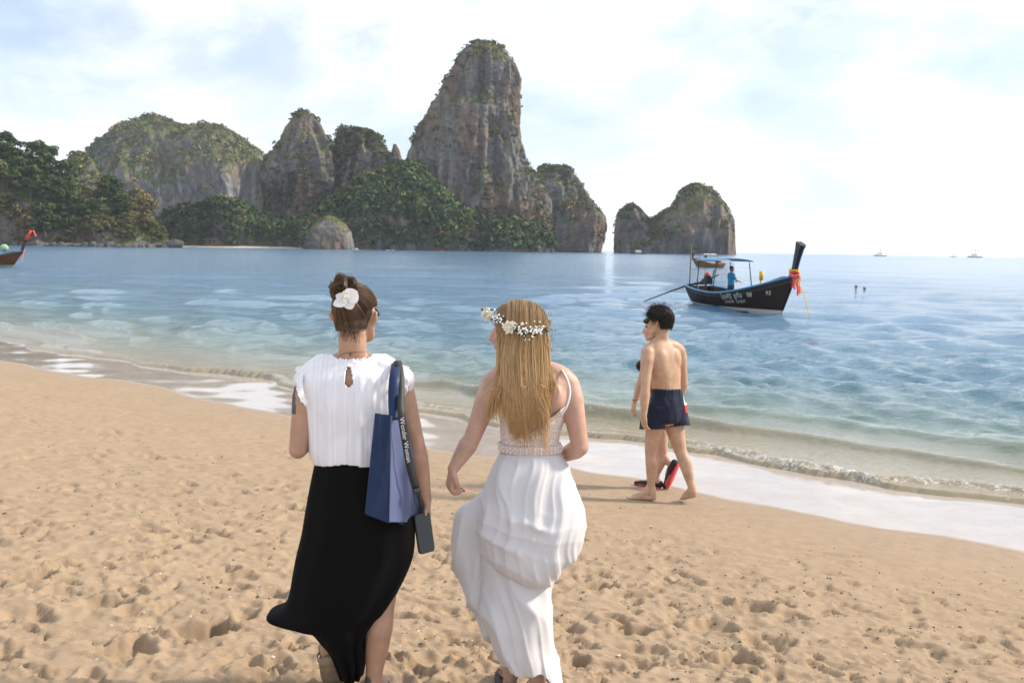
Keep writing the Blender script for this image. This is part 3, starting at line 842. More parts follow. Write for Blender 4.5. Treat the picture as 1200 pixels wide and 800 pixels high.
for (px, py, kd, s_) in ((-14, 150, 'dark', 1.25), (6, 158, 'dark', 1.3), (22, 186, 'dark', 1.1), (40, 170, 'dark', 1.35), (58, 172, 'dark', 1.2), (72, 190, 'dark', 1.2), (35, 200, 'dark', 1.2), (60, 208, 'dark', 1.2), (80, 214, 'dark', 1.1), (52, 232, 'dark', 1.2), (70, 240, 'dark', 1.1),
                         (92, 236, 'dark', 1.0), (8, 198, 'olive', 1.4), (22, 206, 'olive', 1.2), (2, 222, 'olive', 1.2), (16, 240, 'rust', 1.3), (36, 248, 'rust', 1.2), (0, 250, 'rust', 1.2), (50, 262, 'olive', 0.8), (64, 256, 'olive', 0.9),
                         (84, 252, 'olive', 0.9), (104, 246, 'olive', 0.9), (112, 232, 'dark', 0.8), (126, 204, 'dark', 1.2), (136, 212, 'dark', 1.2), (142, 228, 'dark', 1.0), (160, 210, 'rust', 1.35), (152, 232, 'rust', 1.2), (168, 228, 'rust', 1.2), (146, 246, 'rust', 1.0), (170, 250, 'rust', 0.9),
                         (120, 252, 'rust', 0.9), (130, 258, 'olive', 0.8), (98, 262, 'rust', 0.7), (110, 266, 'olive', 0.7), (156, 262, 'olive', 0.7), (178, 256, 'olive', 0.8), (190, 266, 'olive', 0.7), (84, 268, 'olive', 0.6), (72, 270, 'dark', 0.6), (140, 268, 'rust', 0.6), (28, 268, 'rust', 0.7), (46, 276, 'olive', 0.45)):
    spots.append((px, py, kd, s_))
def head_ground(x, z_hint, y_default):
    return y_default
hv_xy = HV[:, :2]
for i, (px, py, kd, s_) in enumerate(spots):
    tm, cm = KIND[kd][i % 2]
    hgt = {'dark': (17, 15), 'olive': (13, 12), 'rust': (12, 14)}[kd][i % 2] * s_
    # lower trees stand nearer the water, taller ones further up the slope
    base = None
    for Yc in np.linspace(598, 660, 40):
        p = PY(px, py, Yc)
        k = np.argmin((hv_xy[:, 0] - p[0]) ** 2 + (hv_xy[:, 1] - Yc) ** 2)
        gz = HV[k, 2]
        err = abs((p[2] - hgt * 0.97) - gz)
        if base is None or err < base[0]: base = (err, p[0], Yc, gz)
    size_ = 'tall' if hgt > 17 else ('low' if hgt < 11 else 'mid-sized')
    look_ = {'dark': 'dark green broadleaf tree', 'olive': 'olive green tree', 'rust': 'rust-brown dry tree'}[kd]
    where_ = 'just above the waterline boulders' if base[3] < 6 else ('halfway up the wooded headland' if base[3] < 22 else 'high on the wooded headland')
    if 70 < px < 145 and 6 <= base[3]: where_ = 'beside the pale sunlit outcrop'
    if px > 145: where_ = 'near the outer tip of the headland'
    e = empty(('leafy_tree' if kd != 'rust' else 'dry_tree'), (base[1], base[2], base[3] - 0.3), f'{size_} {look_} {where_}', 'tree', 'trees on the near headland', rz=tr.uniform(0, 6.28))
    e.scale = (s_,) * 3
    link('trunk', tm, None, e); link('crown', cm, None, e)

# dark boulders along the waterline of the headland
M_BOULD = rock_mat('wet_boulder', 0.55, -0.6, 0.2)
bm_protos = []
for k in range(4):
    r = np.random.default_rng(90 + k)
    ph = np.linspace(0.05, np.pi - 0.05, 14); th = np.linspace(0, 2 * np.pi, 20, endpoint=False)
    g = np.stack([np.stack([np.sin(a) * np.cos(th), np.sin(a) * np.sin(th), np.full(20, np.cos(a))], -1) for a in ph])
    g = g * (1 + 0.35 * fbm(g * 1.6 + k * 9, 3)[..., None]) * np.array([2.6, 2.0, 1.7])
    bm_protos.append(MB().loft(g).mesh('boulder')); bm_protos[-1].materials.append(M_BOULD)
for k, px in enumerate(np.linspace(-12, 203, 24)):
    r = np.random.default_rng(300 + k)
    p = PZ(px + r.uniform(-3, 3), 287, 0); yb = 592 + 40 * sstep(150, 205, px) + r.uniform(-4, 4)
    x = (PY(px, 287, yb))[0]
    o = bpy.data.objects.new('boulder', bm_protos[k % 4]); COL.objects.link(o)
    o.location = (x, yb, 0.3); o.rotation_euler = (0, 0, r.uniform(0, 6.28)); o.scale = (r.uniform(0.9, 1.7),) * 2 + (r.uniform(0.9, 1.9),)
    tag(o, ('tall' if o.scale[2] > 1.5 else ('broad' if o.scale[0] > 1.35 else 'small')) + ' dark wet boulder at the waterline below ' + ('the rust-brown trees' if px > 145 else ('the pale outcrop' if px > 70 else 'the dark green trees')), 'boulder', 'boulders below the headland')
# overhanging boulder at the headland's tip
o = bpy.data.objects.new('boulder', bm_protos[1]); COL.objects.link(o); p = PY(205, 281, 620); o.location = (p[0], 620, 2.2); o.scale = (2.4, 1.6, 1.5)
tag(o, 'big dark boulder at the outermost tip of the wooded headland', 'boulder', None)

# far beach
g = []
for px in np.linspace(196, 400, 60):
    a = PY(px, 287, 850); q_ = math.sin(math.pi * (px - 196) / 204) ** 0.5; g.append([[a[0], 800, -0.6], [a[0], 806, 0.5 * q_ + 0.15 * math.sin(px * .7)], [a[0], 815, 1.7 * q_], [a[0], 840, 2.4 * q_]])
MB().sheet(np.array(g)).build('far_beach', simple('far_sand', (0.50, 0.43, 0.34), 0.9, 0.1, 0.3), kind='structure')
# ---------------------------------------------------------------- figure tools
def topix(P_):
    d = np.asarray(P_, float) - C0
    f = d @ _F
    return 600 + FPX * (d @ _R) / f, 400 - FPX * (d @ _U) / f
def unit(v):
    v = np.asarray(v, float); return v / (np.linalg.norm(v) + 1e-12)
def strands(name, paths, rad, mat, parent, **k):
    """paths N x K x 3, rad N x K -> thin three-sided hairs in one mesh"""
    paths = np.asarray(paths, float); N_, K_ = paths.shape[:2]
    tan = np.gradient(paths, axis=1); tan /= np.linalg.norm(tan, axis=-1, keepdims=True) + 1e-9
    ref = np.eye(3)[np.argmin(np.abs(tan).max(1), axis=1)][:, None, :] + np.array([0.03, 0.02, 0.01])
    a = np.cross(tan, ref); a /= np.linalg.norm(a, axis=-1, keepdims=True) + 1e-9
    b = np.cross(tan, a)
    rad = np.asarray(rad)[..., None]
    ring = np.stack([paths + rad * (math.cos(q) * a + math.sin(q) * b) for q in (0, 2.094, 4.189)], 2)     # N K 3 3
    V = ring.reshape(-1, 3)
    n = np.arange(N_)[:, None, None] * K_ * 3; i = np.arange(K_ - 1)[None, :, None] * 3; j = np.arange(3)[None, None, :]
    j2 = (j + 1) % 3
    Q = np.stack([n + i + j, n + i + j2, n + i + 3 + j2, n + i + 3 + j], -1).reshape(-1, 4)
    me = make_mesh(name, V - root_base(parent), Q)
    rr = np.repeat(np.random.default_rng(3).random(N_), K_ * 3)
    set_attr(me, 'tone', rr)
    set_attr(me, 'along', np.tile(np.repeat(np.linspace(0, 1, K_), 3), N_))
    return link(name, me, mat, parent, **k)
def hair_mat(name, dark, light, tip=None):
    t = NT(name)
    c = t.ramp(t.attr('tone').outputs['Fac'], [(0.0, dark), (0.55, tuple((a + b) / 2 for a, b in zip(dark, light))), (1.0, light)])
    if tip is not None:
        c = t.mix(t.ramp(t.attr('along').outputs['Fac'], [(0.25, 0.0), (0.9, 0.75)]), c, tip)
    t.set(Base_Color=c, Roughness=0.42, Specular_IOR_Level=0.4)
    return t.m
def skin_mat(name, col, red=0.1):
    t = NT(name)
    c = t.ramp(t.noise(14, 4, 0.6), [(0.3, tuple(x * 0.82 for x in col)), (0.7, tuple(x * 1.12 for x in col))])
    c = t.mix(t.ramp(t.noise(5, 2), [(0.45, 0.0), (0.75, red * 2.5)]), c, (col[0] * 0.95, col[1] * 0.72, col[2] * 0.68))
    t.set(Base_Color=c, Roughness=0.48, Specular_IOR_Level=0.35, Subsurface_Weight=0.12, Subsurface_Radius=(0.02, 0.008, 0.004), Subsurface_Scale=0.35)
    t.bump(t.noise(220, 2), 0.08, 0.001)
    return t.m

def ring(c, r, f, a, b, n=28, e=0.86):
    th = np.linspace(0, 2 * np.pi, n, endpoint=False)
    ct, s_ = np.cos(th), np.sin(th)
    return np.asarray(c) + (np.sign(ct) * np.abs(ct) ** e * a)[:, None] * r + (np.sign(s_) * np.abs(s_) ** e * b)[:, None] * f
def ring_loft(mb, specs, Y0, r=np.array([1.0, 0, 0]), f=np.array([0, 1.0, 0]), up=3, inflate=0.0, n=32):
    """specs: (py, px_left, px_right, half_depth, dy); edges straight from the photo"""
    sp = np.array(specs, float)
    k = len(sp); sp = catmull(sp, (k - 1) * up + 1)
    rings = []
    for py, xl, xr, b, dy in sp:
        L, Rr = PY(xl, py, Y0 + dy), PY(xr, py, Y0 + dy)
        c = (L + Rr) / 2; a = (Rr[0] - L[0]) / 2
        rings.append(ring(c, r, f, a + inflate, b + inflate, n))
    mb.loft(rings)
    return np.array(rings)
def ring_loft_c(mb, specs, Y0, r, f, up=3, inflate=0.0, n=32):
    sp = np.array(specs, float); k = len(sp); sp = catmull(sp, (k - 1) * up + 1)
    rings = [ring(PY(cx, py, Y0 + dy), r, f, a + inflate, b + inflate, n) for py, cx, a, b, dy in sp]
    mb.loft(rings); return np.array(rings)

def arm(mb, sh, el, wr, s=1.0, deltoid=1.0):
    sh, el, wr = map(np.asarray, (sh, el, wr))
    u = el - sh; w = wr - el
    mb.tube([sh, sh + u * 0.22, sh + u * 0.5, sh + u * 0.8, el], np.array([0.047 * deltoid, 0.052 * deltoid, 0.045, 0.039, 0.036]) * s, n=16, sub=4, round_=True)
    mb.tube([el, el + w * 0.22, el + w * 0.5, el + w * 0.82, wr], np.array([0.036, 0.041, 0.036, 0.028, 0.025]) * s, n=16, sub=4, round_=True)
def hand(mb, wr, d, nrm, s=1.0, curl=0.5, thumb=1, spread=0.10, thumb_in=0.5):
    """d: along the hand, nrm: out of the palm, thumb: +1/-1 side. returns nail positions"""
    d = unit(d); nrm = unit(np.asarray(nrm) - d * np.dot(nrm, d)); sd = np.cross(d, nrm) * thumb
    wr = np.asarray(wr, float)
    R = np.stack([sd, nrm, d], 1)
    mb.ell(wr + d * 0.045 * s, np.array([0.037, 0.016, 0.052]) * s, R, 18, 12)
    mb.tube([wr - d * 0.015 * s, wr + d * 0.03 * s], np.array([[0.026, 0.020], [0.033, 0.016]]) * s, n=14, sub=3, round_=True, up=nrm)
    nails = []
    for k, (o, L) in enumerate(((0.027, 0.072), (0.009, 0.080), (-0.009, 0.075), (-0.026, 0.060))):
        p = wr + d * (0.086 - 0.004 * abs(k - 1.2)) * s + sd * o * s
        ang = 0.12; q = unit(d + sd * o * spread * 20 * 0.1)
        pts = [p - d * 0.02 * s, p]
        for seg, fr in enumerate((0.44, 0.31, 0.25)):
            ang += curl * (0.75, 1.05, 0.7)[seg]
            dirn = q * math.cos(ang) + nrm * math.sin(ang)
            p = p + dirn * L * fr * s; pts.append(p)
        mb.tube(pts, np.array([0.0095, 0.0095, 0.0088, 0.0080, 0.0068]) * s, n=9, sub=3, round_=True)
        nails.append((p, dirn, -nrm * math.cos(ang) + q * math.sin(ang)))
    p0 = wr + d * 0.018 * s + sd * 0.024 * s
    p1 = p0 + (d * 0.65 + sd * (0.75 - 0.5 * thumb_in) + nrm * 0.5 * thumb_in) * 0.040 * s
    p2 = p1 + (d * 0.85 + sd * (0.35 - 0.5 * thumb_in) + nrm * 0.6 * thumb_in) * 0.030 * s
    p3 = p2 + (d * 0.9 + sd * (0.15 - 0.5 * thumb_in) + nrm * 0.5 * thumb_in) * 0.022 * s
    mb.tube([p0, p1, p2, p3], np.array([0.014, 0.0115, 0.0100, 0.0075]) * s, n=10, sub=3, round_=True)
    return nails
def leg(mb, hip, kn, an, s=1.0, th=0.080, fwd=(0, 1, 0)):
    hip, kn, an = map(np.asarray, (hip, kn, an))
    f = unit(fwd); u = kn - hip; w = an - kn
    mb.tube([hip, hip + u * 0.35, hip + u * 0.75, kn], np.array([th, th * 0.92, 0.064, 0.054]) * s, n=20, sub=5, round_=True)
    mb.tube([kn, kn + w * 0.14 - f * 0.004, kn + w * 0.34 - f * 0.012, kn + w * 0.62 - f * 0.006, kn + w * 0.85, an], np.array([0.053, 0.051, 0.056, 0.046, 0.035, 0.034]) * s, n=20, sub=5, round_=True)
def foot(mb, an, heel, toe, s=1.0, up=(0, 0, 1)):
    an, heel, toe = map(lambda v: np.asarray(v, float), (an, heel, toe))
    d = unit(toe - heel); L = np.linalg.norm(toe - heel)
    side = unit(np.cross(d, unit(up))); u = np.cross(side, d)
    mb.tube([an, (an + heel + u * 0.03 * s) / 2, heel + u * 0.030 * s + d * 0.01], np.array([0.034, 0.034, 0.030]) * s, n=14, sub=3, round_=True)
    mb.tube([an + d * 0.01, heel + d * L * 0.42 + u * 0.045 * s, heel + d * L * 0.70 + u * 0.024 * s], np.array([0.031, 0.033, 0.030]) * s, n=14, sub=3, round_=True)
    mb.tube([heel + d * 0.02 + u * 0.026 * s, heel + d * L * 0.3 + u * 0.022 * s, heel + d * L * 0.62 + u * 0.019 * s, heel + d * L * 0.80 + u * 0.015 * s],
            np.array([[0.030, 0.026], [0.030, 0.022], [0.043, 0.019], [0.042, 0.014]]) * s, n=16, sub=3, round_=True, up=u)
    for k, (o, l, r_) in enumerate(((0.028, 0.20, 0.012), (0.010, 0.20, 0.0085), (-0.005, 0.18, 0.008), (-0.019, 0.16, 0.0075), (-0.032, 0.13, 0.007))):
        a = heel + d * L * 0.76 + side * o * s + u * 0.014 * s
        mb.tube([a, a + d * L * l * 1.1 - u * 0.003], np.array([r_ * 1.15, r_]) * s, n=8, round_=True)
def head(mb, c, fwd, up=(0, 0, 1), s=1.0, neck=None, neck_r=0.055, ears=True):
    f = unit(fwd); r = unit(np.cross(f, up)); u = np.cross(r, f); R = np.stack([r, f, u], 1)
    A = lambda x, y, z: np.asarray(c) + R @ (np.array([x, y, z]) * s)
    mb.ell(A(0, -0.014, 0.030), np.array([0.074, 0.093, 0.084]) * s, R, 26, 18)
    mb.ell(A(0, 0.026, -0.030), np.array([0.061, 0.062, 0.086]) * s, R, 24, 16)
    mb.ell(A(0, 0.058, -0.088), np.array([0.034, 0.030, 0.024]) * s, R, 16, 10)
    for sg in (-1, 1):
        mb.tube([A(sg * 0.060, -0.005, -0.045), A(sg * 0.050, 0.03, -0.082), A(sg * 0.018, 0.066, -0.096)], np.array([0.018, 0.018, 0.016]) * s, n=10, sub=3, round_=True)
        mb.ell(A(sg * 0.040, 0.062, -0.020), np.array([0.024, 0.022, 0.020]) * s, R, 12, 8)
        if ears:
            mb.ell(A(sg * 0.079, -0.012, -0.010), np.array([0.011, 0.016, 0.026]) * s, R, 12, 10)
            mb.tube([A(sg * 0.077, -0.004, 0.014), A(sg * 0.087, -0.018, 0.018), A(sg * 0.094, -0.028, 0.002), A(sg * 0.089, -0.024, -0.016), A(sg * 0.079, -0.010, -0.030)], np.array([0.006, 0.0065, 0.007, 0.007, 0.007]) * s, n=8, sub=4, round_=True)
            mb.ell(A(sg * 0.074, -0.002, -0.034), np.array([0.007, 0.010, 0.012]) * s, R, 10, 8)
    mb.tube([A(0, 0.082, 0.022), A(0, 0.097, 0.0), A(0, 0.110, -0.026)], np.array([0.009, 0.011, 0.014]) * s, n=10, sub=3, round_=True)
    mb.ell(A(0.009, 0.098, -0.031), np.array([0.010, 0.012, 0.008]) * s, R, 10, 8); mb.ell(A(-0.009, 0.098, -0.031), np.array([0.010, 0.012, 0.008]) * s, R, 10, 8)
    mb.ell(A(0, 0.076, 0.034), np.array([0.054, 0.014, 0.012]) * s, R, 16, 8)
    mb.ell(A(0, 0.086, -0.054), np.array([0.024, 0.012, 0.0075]) * s, R, 14, 8); mb.ell(A(0, 0.084, -0.066), np.array([0.021, 0.012, 0.008]) * s, R, 14, 8)
    if neck is not None:
        nb = np.asarray(neck)
        mb.tube([nb - np.array([0, 0, 0.03]), nb, A(0, -0.030, -0.055), A(0, -0.022, -0.01)], np.array([neck_r * 1.25, neck_r, neck_r * 0.93, neck_r * 0.9]), n=20, sub=4, round_=True)
    return A
def eyes(A, parent, s=1.0):
    for sg in (-1, 1):
        mb = MB(); mb.ell(A(sg * 0.030, 0.0635, 0.008), 0.0125 * s, None, 14, 10)
        e = mb.build('eye', M_EYE, parent)
        MB().ell(A(sg * 0.030, 0.0715, 0.008), np.array([0.006, 0.006, 0.006]) * s, None, 10, 8).build('iris', M_IRIS, e)
M_EYE = simple('eye_white', (0.75, 0.73, 0.70), 0.2, 0.03)
M_IRIS = simple('eye_iris', (0.06, 0.045, 0.03), 0.15, 0.1)

def skin_body(mb, name, mat, parent, voxel=0.006, it=4):
    V, N, Q, T = remesh_arrays(mb, voxel, it)
    return link(name, make_mesh(name, V - root_base(parent), Q, T), mat, parent)
def garment(mb, name, mat, parent, keep, voxel=0.006, it=3, disp=None, thick=0.0):
    V, N, Q, T = remesh_arrays(mb, voxel, it)
    if disp is not None: V = V + N * disp(V, N)[:, None]
    V, N, Q, T = cut(V, N, Q, T, keep(V))
    o = link(name, make_mesh(name, V - root_base(parent), Q, T), mat, parent)
    if thick:
        sm = o.modifiers.new('hem', 'SOLIDIFY'); sm.thickness = thick; sm.offset = -1
    return o
def ribbon(mb, pts, width, normal, thick=0.003, sub=6, twist=None):
    """flat strap along pts; normal = direction the flat side faces (one or per point)"""
    pts = np.asarray(pts, float); k = len(pts); n_ = (k - 1) * sub + 1
    P_ = catmull(pts, n_)
    nm = np.asarray(normal, float)
    if nm.ndim == 1: nm = np.repeat(nm[None], n_, 0)
    else: nm = catmull(nm, n_)
    tan = np.gradient(P_, axis=0); tan /= np.linalg.norm(tan, axis=1, keepdims=True)
    sd = np.cross(tan, nm); sd /= np.linalg.norm(sd, axis=1, keepdims=True)
    nn = np.cross(sd, tan)
    w = np.asarray(width, float); w = np.full(n_, float(w)) if w.ndim == 0 else np.interp(np.linspace(0, 1, n_), np.linspace(0, 1, len(w)), w)
    w = w[:, None]
    rings = np.stack([P_ + sd * w / 2 + nn * thick / 2, P_ - sd * w / 2 + nn * thick / 2, P_ - sd * w / 2 - nn * thick / 2, P_ + sd * w / 2 - nn * thick / 2], 1)
    mb.loft(rings); return P_, sd, nn
def text_arrays(s_, size):
    cu = bpy.data.curves.new('txt', 'FONT'); cu.body = s_; cu.size = size; cu.resolution_u = 2; cu.extrude = 0.0; cu.align_x = 'LEFT'
    o = bpy.data.objects.new('txt', cu); COL.objects.link(o)
    dg = bpy.context.evaluated_depsgraph_get(); dg.update()
    em = o.evaluated_get(dg).to_mesh()
    V = np.empty(len(em.vertices) * 3, np.float32); em.vertices.foreach_get('co', V); V = V.reshape(-1, 3).astype(float)
    F = [tuple(p.vertices) for p in em.polygons]
    o.evaluated_get(dg).to_mesh_clear()
    bpy.data.objects.remove(o); bpy.data.curves.remove(cu)
    T = []
    for f in F:
        for k in range(1, len(f) - 1): T.append((f[0], f[k], f[k + 1]))
    return V, T
EX, EY, EZ = np.eye(3)
M_SKIN1 = skin_mat('skin_tan', (0.46, 0.275, 0.19))
M_SKIN2 = skin_mat('skin_fair', (0.52, 0.325, 0.25), 0.14)
M_SKIN3 = skin_mat('skin_warm', (0.50, 0.32, 0.22))
def cloth_mat(name, col, rough=0.85, weave=900, bump=0.15, sheen=0.2, trans=0.0, **k):
    t = NT(name)
    c = t.ramp(t.noise(7, 4), [(0.3, tuple(x * 0.93 for x in col)), (0.7, col)])
    t.set(Base_Color=c, Roughness=rough, Specular_IOR_Level=0.2, Sheen_Weight=sheen, **k)
    t.bump(t.noise(weave, 2), bump, 0.0008)
    if trans:
        tr_ = t.n('ShaderNodeBsdfTranslucent'); t.l(c, tr_.inputs['Color'])
        mx = t.n('ShaderNodeMixShader'); mx.inputs[0].default_value = trans
        t.l(t.b.outputs[0], mx.inputs[1]); t.l(tr_.outputs[0], mx.inputs[2]); t.l(mx.outputs[0], t.out.inputs['Surface'])
    return t.m

# ================================================================ woman in the black skirt
Y1 = 3.88
J = lambda px, py, dy=0.0: PY(px, py, Y1 + dy)
base = on_sand(415, 812)
W1 = empty('person', base, 'woman from behind in white lace-sleeved top and long black skirt', 'person')
torso1 = [(424, 392, 438, .055, .0), (432, 374, 456, .07, .0), (440, 360, 468, .085, .0), (452, 357, 471, .098, .005), (470, 360, 468, .108, .012), (492, 364, 464, .108, .018), (520, 370, 462, .098, .014), (545, 372, 465, .098, .008),
          (575, 367, 475, .112, -.005), (605, 364, 480, .122, -.012), (632, 366, 478, .118, -.008), (652, 376, 468, .09, .0)]
mb = MB()
ring_loft(mb, torso1, Y1)
mb.tube([J(392, 428), J(372, 436), J(361, 446)], [0.045, 0.048, 0.048], n=14, sub=3, round_=True)
mb.tube([J(438, 428), J(458, 435), J(469, 445)], [0.045, 0.048, 0.048], n=14, sub=3, round_=True)
h1 = head(mb, J(417, 369, .01), (0.20, 0.97, -0.02), (0.02, 0, 1), 1.02, neck=J(413, 424, .0), neck_r=0.056)
arm(mb, J(361, 448), J(349, 527, -.03), J(374, 494, .20), 1.0)
hand(mb, J(374, 494, .20), (0.25, 0.8, 0.35), (0, 0, 1), 1.0, 0.6, 1)
arm(mb, J(468, 448, .03), J(488, 521, .03), J(499, 585, .05), 0.98)
hand(mb, J(499, 585, .05), (0.06, -0.03, -1.0), (-0.86, -0.35, 0), 0.98, 0.62, -1, thumb_in=0.75)
leg(mb, J(443, 610), J(449, 700, -.01), J(437, 800, -.05), 0.98)
ank = J(437, 800, -.05); gz = float(ground(ank[0], ank[1])); heel1 = np.array([ank[0] - .002, ank[1] - .03, gz + .005]); toe1 = heel1 + np.array([0.02, 0.235, 0.0])
foot(mb, ank, heel1, toe1, 1.0)
leg(mb, J(393, 610), J(384, 698, .06), J(385, 762, .0), 0.96)
hL = J(383, 769, -.045); tL = J(396, 801, .08)
tL[2] = max(tL[2], float(ground(tL[0], tL[1])) + .012)
foot(mb, J(385, 760, .0), hL, tL, 1.0, up=(-0.15, 0.75, 0.6))
skin_body(mb, 'body', M_SKIN1, W1, 0.0075)
eyes(h1, W1)

# blouse
tB = NT('white_cotton')
sf = tB.noise(1.0, 3, 0.6, tB.coord((105, 0, 1.2)), 0.0)
cB = tB.mix(tB.ramp(sf, [(0.35, 0.0), (0.62, 1.0)]), (0.73, 0.71, 0.76), (0.82, 0.81, 0.845))
tB.set(Base_Color=cB, Roughness=0.9, Specular_IOR_Level=0.15, Sheen_Weight=0.2)
tB.bump(tB.math('ADD', tB.math('MULTIPLY', sf, 0.55), tB.math('MULTIPLY', tB.noise(26, 5, 0.6, tB.coord((1, 1, 0.5))), 1.2)), 0.5, 0.006)
M_BLOUSE = tB.m
tL_ = NT('white_lace'); tL_.set(Base_Color=tB.ramp if False else (0.82, 0.80, 0.83), Roughness=0.9, Specular_IOR_Level=0.1)
tL_.bump(tL_.noise(150, 2), 0.4, 0.002); M_LACE = tL_.m
blouse = [(418, 396, 432, .058, .0), (424, 386, 442, .064, .0), (431, 370, 459, .078, .0), (440, 356, 472, .096, .0), (453, 353, 475, .110, .005), (470, 356, 472, .122, .012), (492, 359, 470, .124, .018), (515, 363, 469, .120, .014), (533, 366, 470, .118, .010), (545, 370, 468, .108, .008), (552, 376, 460, .09, .008)]
mb = MB(); ring_loft(mb, blouse, Y1, inflate=0.003)
mb.tube([J(396, 425), J(374, 434), J(359, 446)], [0.052, 0.054, 0.053], n=14, sub=3, round_=True)
mb.tube([J(434, 425), J(456, 433), J(470, 445)], [0.052, 0.054, 0.053], n=14, sub=3, round_=True)
def blouse_disp(V, N):
    px, py = topix(V)
    pl = 0.0040 * perlin(np.stack([px * 0.16, py * 0.006, px * 0 + 3], -1)) * sstep(430, 450, py)
    wr_ = 0.010 * fbm(np.stack([V[:, 0] * 9, V[:, 1] * 9, V[:, 2] * 4], -1), 3)
    sag = 0.012 * sstep(500, 530, py) * perlin(np.stack([px * 0.05, py * 0.02, px * 0], -1))
    return pl + wr_ + sag
def blouse_keep(V):
    px, py = topix(V)
    nk = np.hypot((px - 413) / 26.0, (py - 408) / 15.0) > 1
    key = ~((np.abs(px - 408.5) < 4.6 * np.sqrt(np.clip((py - 430) / 21.0, 0, 1)) * np.sqrt(np.clip((453 - py) / 5.0, 0, 1))) & (V[:, 1] < Y1) & (py > 430) & (py < 453))
    hem = py < 546 + 1.5 * np.sin(px * 0.12) + 2.0 * sstep(0, 60, np.abs(px - 418)) * -1 + 1
    return nk & key & hem & (py > 414)
bl = garment(mb, 'blouse', M_BLOUSE, W1, blouse_keep, 0.0045, 2, blouse_disp, 0.002)
# collar frill and lace cap sleeves: scalloped strips with holes
def lace_strip(inner, outer, nholes, name, parent, mat, nu=90, nv=9, scallop=0.18):
    """inner, outer: K x 3 curves; the outer edge is scalloped, eyelets are cut out"""
    A_, B_ = catmull(inner, nu), catmull(outer, nu)
    t_ = np.linspace(0, 1, nu); v = np.linspace(0, 1, nv)
    sc_ = 1 - scallop * np.abs(np.sin(t_ * nholes * np.pi * 0.5)) ** 0.7
    G = A_[:, None] + (B_ - A_)[:, None] * v[None, :, None] * sc_[:, None, None]
    G += (0.004 * np.sin(t_ * nholes * 1.9)[:, None] * v[None, :])[..., None] * np.array([0.4, -1, 0.3])
    i, j = np.meshgrid(np.arange(nu - 1), np.arange(nv - 1), indexing='ij')
    hole = ((i % 4) == 1) & ((j % 3) == 1) | (((i + 2) % 4) == 1) & ((j % 3) == 2) & (j > 3)
    Q = np.stack([i * nv + j, (i + 1) * nv + j, (i + 1) * nv + j + 1, i * nv + j + 1], -1)[~hole]
    me = make_mesh(name, G.reshape(-1, 3) - root_base(parent), Q.reshape(-1, 4))
    o = link(name, me, mat, parent)
    sm = o.modifiers.new('thick', 'SOLIDIFY'); sm.thickness = 0.0018
    return o
lace_strip([J(372, 428, .09), J(364, 427, .05), J(359, 431, -.01), J(355, 444, -.07), J(356, 460, -.10), J(361, 473, -.10)], [J(350, 433, .11), J(344, 431, .05), J(345, 437, -.03), J(346, 451, -.085), J(349, 466, -.115), J(357, 476, -.115)], 18, 'lace_sleeve', bl, M_LACE)
lace_strip([J(456, 427, .09), J(464, 426, .05), J(469, 430, -.01), J(473, 442, -.07), J(472, 458, -.10), J(467, 470, -.10)], [J(474, 431, .11), J(481, 430, .05), J(481, 434, -.02), J(480, 446, -.08), J(477, 460, -.112), J(470, 472, -.112)], 18, 'lace_sleeve', bl, M_LACE)
th_ = np.linspace(-0.5, 2 * np.pi - 0.5, 14)
ctr = J(413, 421); lace_strip([ctr + np.array([.083 * math.cos(a), .068 * math.sin(a), 0.008 * math.sin(a) - 0.004]) for a in th_], [ctr + np.array([.077 * math.cos(a), .062 * math.sin(a), 0.020 + 0.008 * math.sin(a)]) for a in th_], 40, 'collar_frill', bl, M_LACE, nu=140, nv=6)
MB().ell(J(408.5, 428.5, -.075), 0.005, None, 10, 8).build('button', M_LACE, bl)
# necklace and tattoos
M_GOLD = simple('thin_chain', (0.25, 0.16, 0.07), 0.35, 0.1, Metallic=0.9)
M_INK = simple('tattoo_ink', (0.085, 0.075, 0.08), 0.6, 0.3, 60)
MB().tube([J(398, 416, -.045), J(405, 413.5, -.064), J(413, 413, -.068), J(420, 412.5, -.064), J(428, 412, -.045)], 0.0013, n=5, sub=4).build('necklace', M_GOLD, W1)
def decal(bodyname_parent, name, mat, region, off=0.0015):
    """thin skin-hugging patch: body faces whose centre falls in region(px,py,P)"""
    src = [c for c in bodyname_parent.children if c.name.split('.')[0] == 'body'][0].data
    nv = len(src.vertices); V = np.empty(nv * 3, np.float32); src.vertices.foreach_get('co', V); V = V.reshape(-1, 3).astype(float)
    N = np.empty(nv * 3, np.float32); src.vertices.foreach_get('normal', N); N = N.reshape(-1, 3)
    lt = np.empty(len(src.polygons), np.int32); src.polygons.foreach_get('loop_total', lt)
    li = np.empty(len(src.loops), np.int32); src.loops.foreach_get('vertex_index', li)
    ls = np.empty(len(src.polygons), np.int32); src.polygons.foreach_get('loop_start', ls)
    Q = li[ls[lt == 4][:, None] + np.arange(4)]
    W = V + root_base(bodyname_parent)
    px, py = topix(W)
    back = ((W - C0) * N).sum(1) < 0
    k = region(px, py, W) & back
    V2, _, Q2, _ = cut(V + N * off, N, Q, np.zeros((0, 3), int), k)
    lab = np.arange(len(V2))                       # keep the largest connected patch
    for _ in range(200):
        mn = lab[Q2].min(1); new = lab.copy(); np.minimum.at(new, Q2.ravel(), np.repeat(mn, 4))
        if (new == lab).all(): break
        lab = new
    if len(Q2):
        big_ = np.bincount(lab[Q2[:, 0]]).argmax(); V2, _, Q2, _ = cut(V2, V2, Q2, np.zeros((0, 3), int), lab == big_)
    if len(Q2): return link(name, make_mesh(name, V2, Q2), mat, bodyname_parent)
